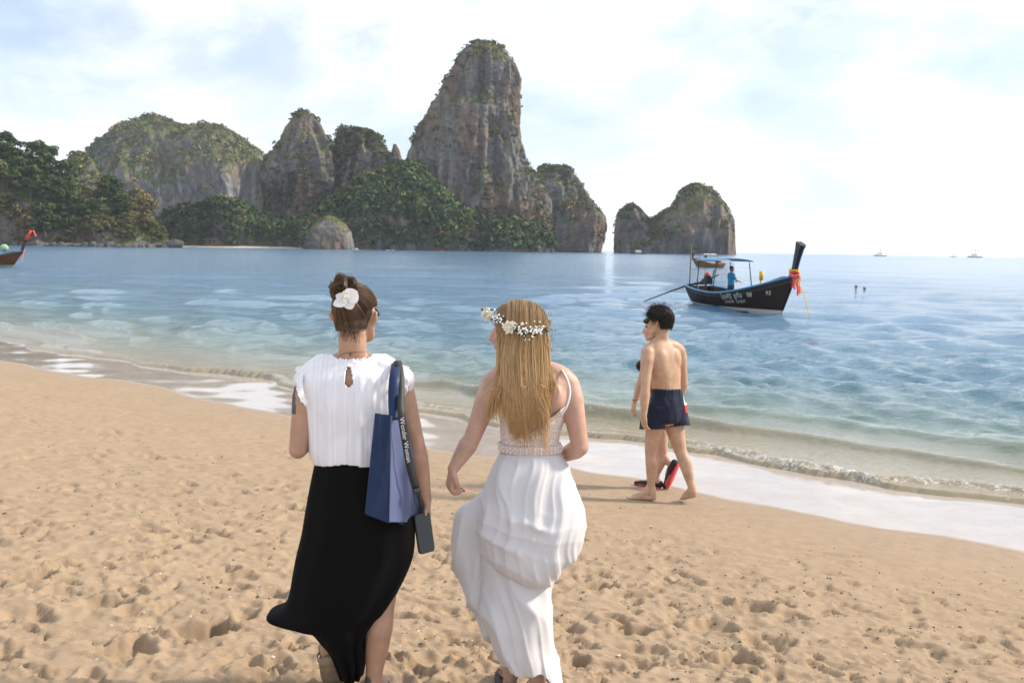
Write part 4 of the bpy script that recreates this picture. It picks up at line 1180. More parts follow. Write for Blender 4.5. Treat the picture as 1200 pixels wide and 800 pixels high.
decal(W1, 'tattoo', M_INK, lambda px, py, W: (np.hypot((px - 429) / 7, (py - 797) / 6) < 1) & (W[:, 1] < Y1 + .1))
decal(W1, 'tattoo', M_INK, lambda px, py, W: (px < 347) & (py > 452) & (py < 486) & (W[:, 1] < Y1 + .1))
decal(W1, 'tattoo', M_INK, lambda px, py, W: (np.hypot((px - 411) / 2.6, (py - 415.5) / 4.2) < 1) & (W[:, 1] < Y1))

# long skirt, blown to one side and slit over the calf
def skirt(specs, Y0, name, mat, parent, folds, amp, seed, up=5, n=150, phase=0.0, extra=None, thick=0.0025, hemfn=None):
    sp = np.array(specs, float); k = len(sp); m_ = (k - 1) * up + 1
    t_ = np.linspace(0, k - 1, m_)
    sp = np.stack([np.interp(t_, np.arange(k), sp[:, c]) if c in () else catmull(sp, m_)[:, c] for c in range(5)], 1)
    th = np.linspace(0, 2 * np.pi, n, endpoint=False)
    G = []
    for q, (py, xl, xr, b, dy) in zip(np.linspace(0, 1, m_), sp):
        L, Rr = PY(xl, py, Y0 + dy), PY(xr, py, Y0 + dy)
        c = (L + Rr) / 2; a = (Rr[0] - L[0]) / 2
        g = ring(c, EX, EY, a, b, n, 0.92)
        nn = (g - c); nn /= np.linalg.norm(nn, axis=1, keepdims=True) + 1e-9
        side = np.abs(np.cos(th)) ** 3
        f_ = np.sin(folds * th + phase + 1.6 * np.sin(2.3 * q + 2 * th)) * 0.6 + perlin(np.stack([np.cos(th) * 2.6, np.sin(th) * 2.6, np.full(n, q * 1.3 + seed)], -1)) * 1.1
        g = g + nn * (f_ * amp * (0.15 + q) * (1 - 0.75 * side))[:, None]
        if extra is not None: g = extra(g, nn, q, th, py)
        G.append(g)
    mb = MB(); mb.loft(np.array(G), cap=False)
    o = mb.build(name, mat, parent)
    if thick:
        sm = o.modifiers.new('thick', 'SOLIDIFY'); sm.thickness = thick; sm.offset = -1
    return o
M_BLACK = cloth_mat('black_jersey', (0.0028, 0.0028, 0.0034), 0.95, sheen=0.0)
SK1 = [(538, 371, 467, .106, .008), (552, 368, 471, .116, .004), (572, 364, 477, .124, -.004), (600, 359, 483, .136, -.012), (625, 355, 485, .142, -.01), (650, 349, 483, .148, 0), (672, 345, 475, .155, .0), (690, 342, 466, .158, .0), (703, 338, 459, .16, .0),
       (712, 330, 453, .162, .0), (718, 316, 447, .162, .0), (723, 321, 443, .161, .0), (727, 350, 439, .160, .0), (733, 368, 434, .158, .0), (745, 380, 429, .150, -.0), (758, 391, 428, .14, .01), (775, 398, 427, .125, .02), (788, 402, 425, .11, .03)]
skirt(SK1, Y1, 'skirt', M_BLACK, W1, 9, 0.016, 3)

# sandals
M_BEIGE = simple('beige_strap', (0.46, 0.37, 0.29), 0.6, 0.15, 40)
M_SOLE = simple('sandal_sole', (0.33, 0.25, 0.18), 0.8, 0.2, 30)
def sandal(parent, an, heel, toe, up, mat_s, mat_t, name='sandal', s=1.0, straps=True):
    heel, toe, an = map(lambda v: np.asarray(v, float), (heel, toe, an))
    d = unit(toe - heel); L = np.linalg.norm(toe - heel); side = unit(np.cross(d, unit(up))); u = np.cross(side, d)
    G = []
    for q in np.linspace(-0.06, 1.08, 16):
        w = 0.036 + 0.012 * math.sin(max(0, q) * 2.6) ** 2
        w *= math.sqrt(max(0.02, 1 - max(0, (q - 0.75) / 0.35) ** 2)) * math.sqrt(max(0.02, 1 - max(0, (0.1 - q) / 0.18) ** 2))
        c = heel + d * L * q - u * 0.006 * s
        G.append([c + side * w * s, c + side * w * s - u * 0.014 * s, c - side * w * s - u * 0.014 * s, c - side * w * s])
    so = MB().loft(G).build(name, mat_s, parent)
    if straps:
        for q, h_ in ((0.12, 0.062), (0.30, 0.075), (0.48, 0.062), (0.66, 0.048)):
            c = heel + d * L * q
            pts = [c + side * 0.040 * s, c + side * 0.042 * s + u * h_ * 0.55 * s, c + u * h_ * s, c - side * 0.042 * s + u * h_ * 0.55 * s, c - side * 0.040 * s]
            nm = [side, side + u, u, -side + u, -side]
            mb = MB(); ribbon(mb, pts, 0.014 * s, np.array(nm), 0.004); mb.build('strap', mat_t, so)
        c = heel - d * 0.004
        mb = MB(); ribbon(mb, [heel + d * L * .3 + side * .040 + u * .05, heel - d * .002 + side * .030 + u * .055, heel - d * .016 + u * .058, heel - d * .002 - side * .030 + u * .055, heel + d * L * .3 - side * .040 + u * .05], 0.014, np.array([side, side - d * .7, -d, -side - d * .7, -side]), 0.004)
        mb.build('strap', mat_t, so)
    return so
sandal(W1, J(390, 760), hL, tL, (-0.15, 0.75, 0.6), M_SOLE, M_BEIGE)
sandal(W1, ank, heel1, toe1, EZ, M_SOLE, M_BEIGE)

# hair swept up into a bun
M_HAIR1 = hair_mat('brown_hair', (0.022, 0.012, 0.007), (0.145, 0.08, 0.040))
hm1 = simple('brown_hair_cap', (0.026, 0.015, 0.009), 0.6, 0.3, 40)
mb = MB()
Rh = None
def head_cap(A, s, grow, keepfn, name, mat, parent, n1=48, n2=28):
    """shell of hair over the skull"""
    c = A(0, -0.014, 0.030)
    ex = unit(A(1, 0, 0) - A(0, 0, 0)); ey = unit(A(0, 1, 0) - A(0, 0, 0)); ez = unit(A(0, 0, 1) - A(0, 0, 0))
    m_ = MB(); m_.ell(c, np.array([0.074, 0.093, 0.084]) * s + grow, np.stack([ex, ey, ez], 1), n1, n2)
    m_.ell(A(0, -0.045, -0.025), np.array([0.058, 0.050, 0.060]) * s + grow, np.stack([ex, ey, ez], 1), n1, n2)
    V, N, Q, T = remesh_arrays(m_, 0.006, 4)
    loc = np.stack([(V - A(0, 0, 0)) @ ex, (V - A(0, 0, 0)) @ ey, (V - A(0, 0, 0)) @ ez], 1) / s
    V, N, Q, T = cut(V, N, Q, T, keepfn(loc))
    return link(name, make_mesh(name, V - root_base(parent), Q, T), mat, parent)
capline = lambda l: (l[:, 1] < 0.055 + l[:, 2] * 0.35) & (l[:, 2] > -0.050) & ~((l[:, 1] > -0.030) & (l[:, 2] < 0.034))
hair1 = head_cap(h1, 1.02, 0.006, capline, 'hair', hm1, W1)
def proj_scalp(A, s, p, grow):
    """push points out to the scalp (two-ellipsoid skull)"""
    ex = unit(A(1, 0, 0) - A(0, 0, 0)); ey = unit(A(0, 1, 0) - A(0, 0, 0)); ez = unit(A(0, 0, 1) - A(0, 0, 0))
    B = np.stack([ex, ey, ez], 1)
    out = []
    l = (p - A(0, 0, 0)) @ B / s
    best = None
    for c, r in (((0, -0.014, 0.030), (0.074, 0.093, 0.084)), ((0, -0.045, -0.025), (0.058, 0.050, 0.060))):
        r_ = np.array(r) + grow / s; q = (l - c) / r_
        d = np.linalg.norm(q, axis=-1, keepdims=True)
        cand = np.where(d < 1, np.array(c) + q / np.maximum(d, 1e-6) * r_, l)
        l = cand
    return l * s @ B.T + A(0, 0, 0)
r = np.random.default_rng(4)
bun = J(405, 343, -.060)
paths = []
for k in range(1500):
    a = r.uniform(-2.75, 2.75)
    # start on the hairline: low at the nape, high at the temples and brow
    zl = -0.052 + 0.088 * sstep(0.62, 1.15, abs(a)) + 0.02 * sstep(1.2, 2.4, abs(a)) + r.normal(0, 0.004)
    st_ = h1(math.sin(a) * 0.075, -0.014 - math.cos(a) * 0.090, zl)
    tt = np.linspace(0, 1, 12)[:, None]
    bow = np.array([0, 0, 0.0])
    p = st_ * (1 - tt) + bun * tt
    p = p + (p - h1(0, -0.01, 0.0)) * (np.sin(tt * np.pi) * 0.10)
    p = proj_scalp(h1, 1.02, p, 0.007 + r.uniform(0, 0.004))
    paths.append(p)
strands('hair_strands', np.array(paths), np.full((1500, 12), 0.00115) * r.uniform(0.7, 1.5, (1500, 1)), M_HAIR1, hair1)
paths = []
for k in range(640):
    lock = k % 16; rl = np.random.default_rng(500 + lock)
    c = bun + EZ * 0.018 + np.array([-0.010, -0.004, 0.0]) + rl.normal(0, 1, 3) * np.array([0.022, 0.018, 0.013])
    ax = unit(rl.normal(0, 1, 3) + np.array([0, 1.1, 0])); u_ = unit(np.cross(ax, EZ + 0.1)); v_ = np.cross(ax, u_)
    a = np.linspace(0, rl.uniform(3.6, 5.8), 14) + rl.uniform(0, 6.28); rr = rl.uniform(0.022, 0.038) * np.linspace(1, 0.72, 14)
    tw = r.normal(0, 0.0042, 3)
    paths.append(c + (np.cos(a) * rr)[:, None] * u_ + (np.sin(a) * rr)[:, None] * v_ + ax * np.linspace(-0.014, 0.016, 14)[:, None] + tw)
for k in range(60):
    a = r.uniform(0, 6.28); e = np.array([math.cos(a), 0.3 * r.normal(), math.sin(a)]); tt = np.linspace(0, 1, 14)[:, None]
    paths.append(bun + EZ * .01 + e * 0.02 + e * 0.014 * tt + r.normal(0, 0.012, 3) * np.sin(tt * 2.6))
b_ = strands('bun', np.array(paths), np.full((len(paths), 14), 0.0013), M_HAIR1, hair1)
paths = []
for k in range(40):       # loose wisps at the nape
    a = r.uniform(-0.9, 0.9); st_ = h1(math.sin(a) * 0.06, -0.07 - 0.015 * math.cos(a), -0.05)
    tt = np.linspace(0, 1, 14)[:, None]; paths.append(st_ + np.array([r.normal(0, .01), -0.004, -0.045 * r.uniform(.4, 1.2)]) * tt + np.array([r.normal(0, .012), 0, 0]) * tt ** 2)
strands('wisps', np.array(paths), np.full((40, 14), 0.0007), M_HAIR1, hair1)
# sunglasses temple seen at her right
mb = MB(); mb.tube([h1(0.083, -0.01, 0.012), h1(0.080, 0.05, 0.012), h1(0.068, 0.092, 0.01)], 0.0028, n=6, sub=3)
for sg in (-1, 1): mb.ell(h1(sg * 0.034, 0.098, 0.004), (0.027, 0.006, 0.022), None, 14, 10)
mb.tube([h1(-0.083, -0.01, 0.012), h1(-0.080, 0.05, 0.012), h1(-0.068, 0.092, 0.01)], 0.0028, n=6, sub=3); mb.tube([h1(-0.02, 0.104, 0.008), h1(0.02, 0.104, 0.008)], 0.003, n=6)
mb.build('sunglasses', simple('dark_plastic', (0.012, 0.012, 0.014), 0.2, 0.05), W1)

# orchid tucked beside the bun
fb = J(407, 351, -.128)
OR = empty('orchid_flower', fb, 'white orchid bloom tucked beside the brown hair bun', 'flower')
M_PETAL = NT('orchid_petal'); M_PETAL.set(Base_Color=M_PETAL.ramp(M_PETAL.noise(40), [(0.3, (0.80, 0.74, 0.73)), (0.7, (0.86, 0.83, 0.80))]), Roughness=0.5, Subsurface_Weight=0.15, Subsurface_Scale=0.05); M_PETAL = M_PETAL.m
def petal(c, d, nrm, L, W, cup, mat, parent, name='petal', curl=0.0):
    d = unit(d); nrm = unit(np.asarray(nrm) - d * np.dot(nrm, d)); sd = np.cross(d, nrm)
    u = np.linspace(0, 1, 9); v = np.linspace(-1, 1, 9)
    G = []
    for a in u:
        w = W * math.sin(math.pi * min(1, 0.08 + a * 0.92) ** 0.85) ** 0.7 * 0.5 + 0.001
        G.append([np.asarray(c) + d * L * a * (1 - 0.15 * curl * a) + sd * w * b + nrm * (cup * L * (b * b * 0.35 + a * a * 0.3 - 0.2 * a) + curl * L * a * a * 0.3) for b in v])
    return MB().sheet(np.array(G), 0.0012).build(name, mat, parent)
nf = np.array([0.02, -1, 0.12])
petal(fb + nf * .003, (0.75, 0, 0.62), nf, 0.050, 0.064, 0.25, M_PETAL, OR); petal(fb + nf * .004, (-0.92, 0, -0.38), nf, 0.056, 0.040, 0.2, M_PETAL, OR)
petal(fb + nf * .001, (0.42, 0, -0.9), nf, 0.040, 0.044, 0.2, M_PETAL, OR); petal(fb, (-0.85, 0, 0.3), nf, 0.046, 0.036, 0.25, M_PETAL, OR); petal(fb + nf * .006, (-0.35, 0, 0.93), nf, 0.034, 0.036, 0.5, M_PETAL, OR)
petal(fb + nf * .012, (-0.5, -0.4, 0.5), nf, 0.026, 0.026, 0.9, M_PETAL, OR, curl=1.0)
MB().ell(fb + nf * .012 + np.array([-.008, 0, .010]), (0.008, 0.006, 0.009), None, 12, 8).build('flower_centre', simple('orchid_yellow', (0.62, 0.50, 0.16), 0.6, 0.3, 200), OR)

# tote bag
TB = empty('tote_bag', J(462, 611, -.1), 'blue tote bag hanging from the shoulder of the woman in black skirt', 'bag')
M_NAVY = cloth_mat('navy_canvas', (0.014, 0.034, 0.095), 0.45, 500, 0.15, 0.05)
M_LILAC = cloth_mat('slate_blue_canvas', (0.10, 0.125, 0.25), 0.7, 500, 0.2, 0.1)
kp = lambda a, b, q: a * (1 - q) + b * q
near_t, near_b = J(458, 487, -.215), J(455, 611, -.225)
far_t, far_b = J(480, 493, .09), J(498, 612, .10)
lef_t, lef_b = J(440, 484, -.165), J(428, 601, -.17)
def face_grid(a0, a1, b0, b1, bulge, nrm, nu=26, nv=26, seed=0):
    """a0,a1 top corners, b0,b1 bottom corners"""
    G = []
    for q in np.linspace(0, 1, nv):
        row = []
        for p_ in np.linspace(0, 1, nu):
            pt = kp(kp(a0, a1, p_), kp(b0, b1, p_), q)
            w = bulge * math.sin(math.pi * p_) * (0.35 + 0.65 * math.sin(math.pi * q)) + (0.015 * float(perlin(np.array([p_ * 2.2 + seed, q * 2.4, seed]))) + 0.007 * float(perlin(np.array([p_ * 5 + q * 3 + seed, q * 5, seed + 5.5])))) * math.sin(math.pi * p_) ** 0.6
            row.append(pt + np.asarray(nrm) * w)
        G.append(row)
    return np.array(G)
bk_t, bk_b = lef_t + (far_t - near_t), lef_b + (far_b - near_b)
ns = unit(np.cross(far_t - near_t, near_b - near_t)); 
if ns[0] < 0: ns = -ns
ng = unit(np.cross(lef_t - near_t, near_b - near_t));
if ng[1] > 0: ng = -ng
MB().sheet(face_grid(near_t, far_t, near_b, far_b, 0.018, ns, seed=1), 0.004).build('side_panel', M_LILAC, TB)
MB().sheet(face_grid(near_t, lef_t, near_b, lef_b, -0.012, ng, seed=2), 0.004).build('end_panel', M_NAVY, TB)
MB().sheet(face_grid(lef_t, bk_t, lef_b, bk_b, 0.012, -ns, seed=3), 0.004).build('side_panel', M_NAVY, TB)
MB().sheet(face_grid(far_t, bk_t, far_b, bk_b, 0.0, -ng, seed=4), 0.004).build('end_panel', M_NAVY, TB)
g = face_grid(near_b, far_b, lef_b, bk_b, 0.0, EZ, seed=5); MB().sheet(g - EZ * .003, 0.004).build('bottom_panel', M_NAVY, TB)
mb = MB(); mb.tube([near_t, near_b], 0.0035, n=6); mb.build('seam', M_NAVY, TB)
mb = MB(); ribbon(mb, [J(462, 492, -.20), J(461, 470, -.165), J(462, 445, -.13), J(464, 428, -.05), J(463, 424, .01), J(466, 430, .08), J(470, 455, .13), J(471, 492, .06)], [0.036, 0.040, 0.040, 0.036, 0.034, 0.036, 0.036, 0.03], np.array([(0.2, -1, 0), (0.1, -1, 0.1), (0.05, -.9, .4), (0, -.5, .9), (0, 0, 1), (0, .6, .8), (0, 1, 0), (.3, 1, 0)]), 0.003)
mb.build('shoulder_strap', M_NAVY, TB)
# phone on its printed strap
PH = empty('phone', J(497, 650, .0), 'black phone hanging on a printed black shoulder strap', 'phone')
M_BLK = simple('black_webbing', (0.016, 0.017, 0.02), 0.6, 0.15, 60)
pc = J(497, 624, -.01); pd = unit(J(500, 652, -.02) - J(492, 596, -.005)); pn = unit(np.array([0.55, -0.82, 0.05])); pn = unit(pn - pd * pn.dot(pd)); pw_ = np.cross(pd, pn)
Rp = np.stack([pw_, pn, pd], 1)
th = np.linspace(0, 2 * np.pi, 28, endpoint=False)
def rrect(hx, hz, e=0.25): return np.stack([np.sign(np.cos(th)) * np.abs(np.cos(th)) ** e * hx, np.sign(np.sin(th)) * np.abs(np.sin(th)) ** e * hz], -1)
def slab(c, R, hx, hz, y0, y1, bev=0.0012):
    rings = []
    for y, g_ in ((y0, -bev), (y0 + bev, 0), (y1 - bev, 0), (y1, -bev)):
        q = rrect(hx + g_, hz + g_); rings.append(np.asarray(c) + q[:, :1] * R[:, 0] + y * R[:, 1] + q[:, 1:] * R[:, 2])
    return MB().loft(rings)
slab(pc, Rp, 0.036, 0.080, -0.006, 0.005).build('case', simple('phone_case', (0.015, 0.017, 0.023), 0.5, 0.1), PH, smooth=False)
slab(pc, Rp, 0.033, 0.077, 0.0052, 0.0064, 0.0004).build('screen', simple('phone_glass', (0.02, 0.024, 0.028), 0.08, 0.05), PH, smooth=False)
sp_ = [J(462, 428, .09), J(464, 423.5, .03), J(466, 424, -.03), J(469, 440, -.10), J(470, 462, -.15), J(470.5, 485, -.205), J(475, 515, -.19), J(480.5, 546, -.165), J(487.5, 572, -.14)]
sn_ = np.array([(0, .6, .8), (0, .2, 1), (0.1, -.6, .8), (.15, -1, .3), (.25, -1, .1), (.35, -1, 0), (.45, -1, 0), (.5, -1, 0), (.5, -1, 0)])
mb = MB(); PP, SD, NN_ = ribbon(mb, sp_, 0.030, sn_, 0.0025, sub=8); so = mb.build('strap', M_BLK, PH)
TV, TT = text_arrays('Wonder Woman', 0.026)
i0 = 40; seg = PP[i0:]; cum = np.concatenate([[0], np.cumsum(np.linalg.norm(np.diff(seg, axis=0), axis=1))])
xs = TV[:, 0] - TV[:, 0].min() + 0.012; xs = xs * min(1.0, (cum[-1] * 0.74) / xs.max())
ix = [np.stack([np.interp(xs, cum, a[i0:][:, c]) for c in range(3)], 1) for a in (PP, SD, NN_)]
sgn = 1.0 if np.dot(SD[i0 + 4], EX) > 0 else -1.0
nsg = 1.0 if np.dot(NN_[i0 + 4], -EY) > 0 else -1.0
TW = ix[0] + ix[1] * ((TV[:, 1] - 0.009) * sgn)[:, None] + ix[2] * nsg * 0.0022
link('strap_lettering', make_mesh('strap_lettering', TW - root_base(PH), None, TT, False), simple('white_print', (0.62, 0.64, 0.68), 0.7, 0.05), so)
slab(J(488.5, 575, -.14), Rp, 0.017, 0.010, -0.004, 0.004).build('buckle', M_BLK, PH)
for dx_ in (-3, 3, 0):
    MB().tube([J(489 + dx_, 578, -.135), J(491 + dx_ * 1.6, 588, -.09), J(493 + dx_ * .5, 598, -.02)], 0.0016, n=5, sub=5).build('cord', M_BLK, PH)
# ================================================================ bride
Y2 = 4.0
J = lambda px, py, dy=0.0: PY(px, py, Y2 + dy)
W2 = empty('person', on_sand(612, 812), 'woman in a white wedding dress with long fair hair, head turned aside', 'person')
torso2 = [(430, 600, 636, .05, .0), (437, 586, 656, .065, .0), (445, 574, 668, .082, .0), (456, 577, 668, .095, .005), (472, 583, 664, .102, .01), (490, 587, 660, .100, .012), (510, 588, 654, .088, .01), (524, 588, 655, .088, .006), (550, 580, 664, .105, -.004), (580, 574, 672, .118, -.012), (610, 574, 674, .12, -.008), (635, 584, 664, .10, 0)]
mb = MB(); ring_loft(mb, torso2, Y2)
mb.tube([J(604, 433), J(588, 440), J(577, 449)], [0.044, 0.047, 0.046], n=14, sub=3, round_=True)
mb.tube([J(634, 433), J(654, 440), J(666, 450)], [0.044, 0.047, 0.046], n=14, sub=3, round_=True)
# shoulder blades
mb.ell(J(598, 468, -.06), (0.05, 0.045, 0.065)); mb.ell(J(648, 468, -.06), (0.05, 0.045, 0.065))
h2 = head(mb, J(605, 389, .0), (-0.94, 0.33, -0.05), (0, 0, 1), 1.0, neck=J(614, 432, .0), neck_r=0.052)
arm(mb, J(577, 452, -.005), J(553, 514, -.03), J(531, 549, -.04), 0.97)
nailsL = hand(mb, J(531, 549, -.04), (-0.22, 0.0, -1.0), (0.85, 0.35, -0.1), 0.92, 0.95, 1, thumb_in=0.7)
arm(mb, J(667, 453, -.0), J(680, 524, -.05), J(655, 536, .16), 0.97)
hand(mb, J(655, 536, .16), (-0.55, 0.8, 0.1), (-0.6, -0.4, -0.3), 0.92, 0.6, -1)
leg(mb, J(600, 600), J(602, 690, .04), J(598, 774, .03), 0.95)
a2 = J(598, 776, .03); g2 = float(ground(a2[0], a2[1])); hl2 = np.array([a2[0] + .0, a2[1] - .03, g2 + .03]); tl2 = np.array([a2[0] - .03, a2[1] + .20, g2 + .02])
foot(mb, a2, hl2, tl2, 0.95)
leg(mb, J(636, 600), J(622, 695, .03), J(629, 800, -.08), 0.95)
a3 = J(629, 800, -.08); g3 = float(ground(a3[0], a3[1])); hl3 = np.array([a3[0] + .0, a3[1] - .03, g3 + .028]); tl3 = np.array([a3[0] + .02, a3[1] + .20, g3 + .02])
foot(mb, a3, hl3, tl3, 0.95)
skin_body(mb, 'body', M_SKIN2, W2, 0.0072)
eyes(h2, W2)
M_NAIL = simple('red_nail', (0.55, 0.03, 0.04), 0.25, 0.05)
for p, d_, n_ in nailsL:
    MB().ell(p + n_ * 0.0062 + d_ * 0.002, np.array([0.0055, 0.0055, 0.0055]), None, 8, 6).build('nail', M_NAIL, W2)

DR = empty('dress', root_base(W2)); DR.parent = W2; DR.location = (0, 0, 0)
tD = NT('bridal_lace'); 
vor = tD.n('ShaderNodeTexVoronoi', feature='DISTANCE_TO_EDGE'); vor.inputs['Scale'].default_value = 85; tD.l(tD.coord(), vor.inputs['Vector'])
tD.set(Base_Color=tD.mix(tD.ramp(vor.outputs['Distance'], [(0.05, 0.0), (0.16, 1.0)]), (0.80, 0.76, 0.74), (0.60, 0.475, 0.41)), Roughness=0.85, Specular_IOR_Level=0.2); tD.bump(vor.outputs['Distance'], -0.5, 0.004)
M_BRLACE = tD.m
M_GOWN = cloth_mat('white_chiffon', (0.755, 0.745, 0.77), 0.8, 700, 0.10, 0.25, trans=0.22)
mb = MB(); ring_loft(mb, [(r_[0], r_[1], r_[2], r_[3], r_[4]) for r_ in torso2[:9]], Y2, inflate=0.007)
mb.ell(J(598, 470, -.06), (0.055, 0.050, 0.070)); mb.ell(J(648, 470, -.06), (0.055, 0.050, 0.070))
def bod_keep(V):
    px, py = topix(V)
    vline = np.where(px < 624, 506 - (624 - px) * 1.22, 506 - (px - 624) * 0.80)
    front = V[:, 1] > Y2 + 0.02
    top = np.where(front, 462 + 0.0 * px, np.maximum(vline, 463))
    return (py > top) & (py < 529)
bd = garment(mb, 'bodice', M_BRLACE, DR, bod_keep, 0.0055, 2, None, 0.002)
mb = MB(); ribbon(mb, [J(648, 433, .07), J(652, 430, .03), J(658, 433, -.03), J(665, 445, -.075), J(668, 460, -.10), J(664, 476, -.115), J(657, 487, -.118)], 0.009, np.array([(0, .7, .7), (0, .3, 1), (.2, -.4, .9), (.5, -.8, .5), (.5, -1, .2), (.5, -1, 0), (.4, -1, 0)]), 0.003)
mb.build('shoulder_strap', M_GOWN, DR)
mb = MB(); ribbon(mb, [J(598, 433, .07), J(595, 431, .03), J(590, 434, -.03), J(586, 445, -.075), J(584, 458, -.10), J(586, 468, -.112)], 0.009, np.array([(0, .7, .7), (0, .3, 1), (-.2, -.4, .9), (-.5, -.8, .5), (-.5, -1, .2), (-.5, -1, 0)]), 0.003)
mb.build('shoulder_strap', M_GOWN, DR)
# beaded belt
def waist_ring(py, grow, n=120, d=0.0):
    L, Rr = PY(588, py, Y2 + .006), PY(655, py, Y2 + .006); c = (L + Rr) / 2
    return ring(c, EX, EY, (Rr[0] - L[0]) / 2 + grow, .088 + grow, n)
bt = MB().loft(np.array([waist_ring(518, .008), waist_ring(518.5, .0125), waist_ring(527.5, .0125), waist_ring(528, .008)]), cap=False).build('belt', cloth_mat('blush_ribbon', (0.66, 0.54, 0.50), 0.5), DR)
M_BEAD = simple('pearl_bead', (0.80, 0.76, 0.72), 0.25, 0.05)
wr1, wr2, wr3 = waist_ring(520.5, .0145, 72), waist_ring(523, .0145, 72), waist_ring(525.5, .0145, 72)
mb = MB()
for k in range(72):
    if wr2[k][1] > Y2 + .05: continue
    mb.ell(wr2[k], 0.0032, None, 6, 5)
    if k % 2: mb.ell(wr1[k], 0.0042, None, 6, 5); mb.ell(wr3[k], 0.0042, None, 6, 5)
mb.build('beads', M_BEAD, DR, kind='stuff')

# gown: gathered overskirt caught up on one side, long underskirt, a panel lifted at her left
AX, AY = 562.0, 578.0
def swag(g, nn, q, th, py):
    px, pyy = topix(g)
    back = sstep(Y2 + .05, Y2 - .03, g[:, 1])
    dist = np.hypot(px - AX, (pyy - AY) * 1.0); ang = np.arctan2(pyy - AY, px - AX)
    w = sstep(8, 45, dist) * back
    cat = pyy - (AY + (px - AX) * 0.78 - ((px - AX) / 120.0) ** 2 * 40)
    wig = perlin(np.stack([px * .018, pyy * .018, px * 0], -1))
    fold = lambda x: (1 - np.abs(np.sin(x))) ** 1.6
    keep_r = 1 - sstep(628, 668, px)
    sw = 0.020 * fold(cat * 0.062 + wig * 1.3) * sstep(585, 625, pyy) * keep_r * sstep(0, 28, dist)
    vt = 0.015 * fold(px * 0.085 + (pyy - 527) * 0.012 * (px - 620) / 40 + wig * 1.2) * sstep(527, 560, pyy) * (1 - 0.75 * sstep(610, 650, pyy) * keep_r)
    soft = 0.012 * perlin(np.stack([px * .03 + pyy * 0.012, pyy * .012, px * 0 + 4], -1)) * sstep(530, 570, pyy)
    fine = 0.0055 * fold(px * 0.21 + pyy * 0.02 + 2.2 * wig) * sstep(527, 545, pyy) + 0.0040 * fold(cat * 0.16 + wig * 2 + px * 0.03) * sstep(590, 620, pyy) * (0.4 + 0.6 * keep_r)
    return g + nn * ((sw * 0.55 + vt * 0.8 + soft + fine - 0.010) * (0.35 + 0.65 * back))[:, None]
OS = [(526, 586, 657, .096, .004), (536, 582, 662, .112, .0), (550, 575, 669, .130, -.006), (565, 569, 675, .145, -.01), (582, 563, 681, .158, -.015), (600, 558, 685, .172, -.02), (616, 558, 687, .182, -.024), (632, 560, 685, .187, -.024), (646, 564, 679, .188, -.024), (656, 571, 669, .185, -.022), (665, 582, 659, .177, -.018), (672, 594, 653, .160, -.01), (675, 604, 648, .132, .0), (668, 604, 648, .10, .0)]
skirt(OS, Y2, 'overskirt', M_GOWN, DR, 5, 0.004, 8, n=300, extra=swag, up=9)
def under(g, nn, q, th, py):
    px, pyy = topix(g)
    low = sstep(690, 775, pyy)
    wig = perlin(np.stack([px * .02, pyy * .012, px * 0], -1))
    diag = 0.022 * ((1 - np.abs(np.sin((px * 0.9 - pyy * 0.50) * 0.062 + wig * 1.1))) ** 1.5 - 0.3) * sstep(640, 690, pyy) + 0.008 * (1 - np.abs(np.sin(px * 0.20 - pyy * 0.06 + wig * 2.5))) ** 1.6 * sstep(660, 720, pyy)
    g = g + nn * (diag + 0.006 * perlin(np.stack([px * .05, pyy * .02, px * 0], -1)))[:, None]
    flick = sstep(628, 652, px) * low
    g[:, 2] -= flick * 0.055
    g[:, 2] += 0.012 * np.sin(th * 5 + 1) * low
    return g
US = [(600, 566, 668, .12, -.01), (640, 564, 662, .135, -.01), (672, 562, 652, .14, -.01), (700, 563, 647, .150, -.02), (722, 566, 645, .155, -.03), (742, 574, 645, .155, -.035), (754, 578, 647, .155, -.04), (764, 583, 652, .155, -.04), (773, 587, 656, .152, -.04)]
skirt(US, Y2, 'underskirt', M_GOWN, DR, 7, 0.008, 12, n=260, extra=under, up=7)
WG = [(572, 566, 584, .05, .06), (588, 553, 588, .075, .06), (597, 537, 590, .09, .06), (606, 532, 590, .10, .06), (622, 529, 590, .105, .06), (640, 528, 590, .105, .06), (668, 534, 590, .105, .06), (700, 546, 590, .10, .05), (715, 555, 590, .095, .05), (735, 562, 590, .09, .04), (746, 572, 590, .08, .04)]
def wing(g, nn, q, th, py):
    px, pyy = topix(g)
    return g + nn * (0.020 * ((1 - np.abs(np.sin(px * 0.12 + pyy * 0.022))) ** 1.5 - .3) * sstep(575, 620, pyy))[:, None]
skirt(WG, Y2, 'side_drape', M_GOWN, DR, 4, 0.006, 15, n=170, extra=wing, up=7)
# flip-flops
M_FLOP = simple('black_rubber', (0.014, 0.013, 0.013), 0.6, 0.1)
for (aa, hh, tt_) in ((a2, hl2, tl2), (a3, hl3, tl3)):
    so = sandal(W2, aa, hh, tt_, EZ, M_FLOP, M_FLOP, 'flip_flop', 0.98, straps=False)
    d_ = unit(tt_ - hh); sd = np.cross(d_, EZ); L_ = np.linalg.norm(tt_ - hh)
    for sg in (-1, 1):
        mb = MB(); ribbon(mb, [hh - d_ * 0.012 + sd * sg * 0.012 + EZ * 0.035, hh + d_ * L_ * .15 + sd * sg * .040 + EZ * .045, hh + d_ * L_ * .45 + sd * sg * .040 + EZ * .04, hh + d_ * L_ * .74 + sd * .006 + EZ * .040], 0.011, np.array([-d_, sd * sg, sd * sg + EZ, EZ]), 0.004); mb.build('strap', M_FLOP, so)

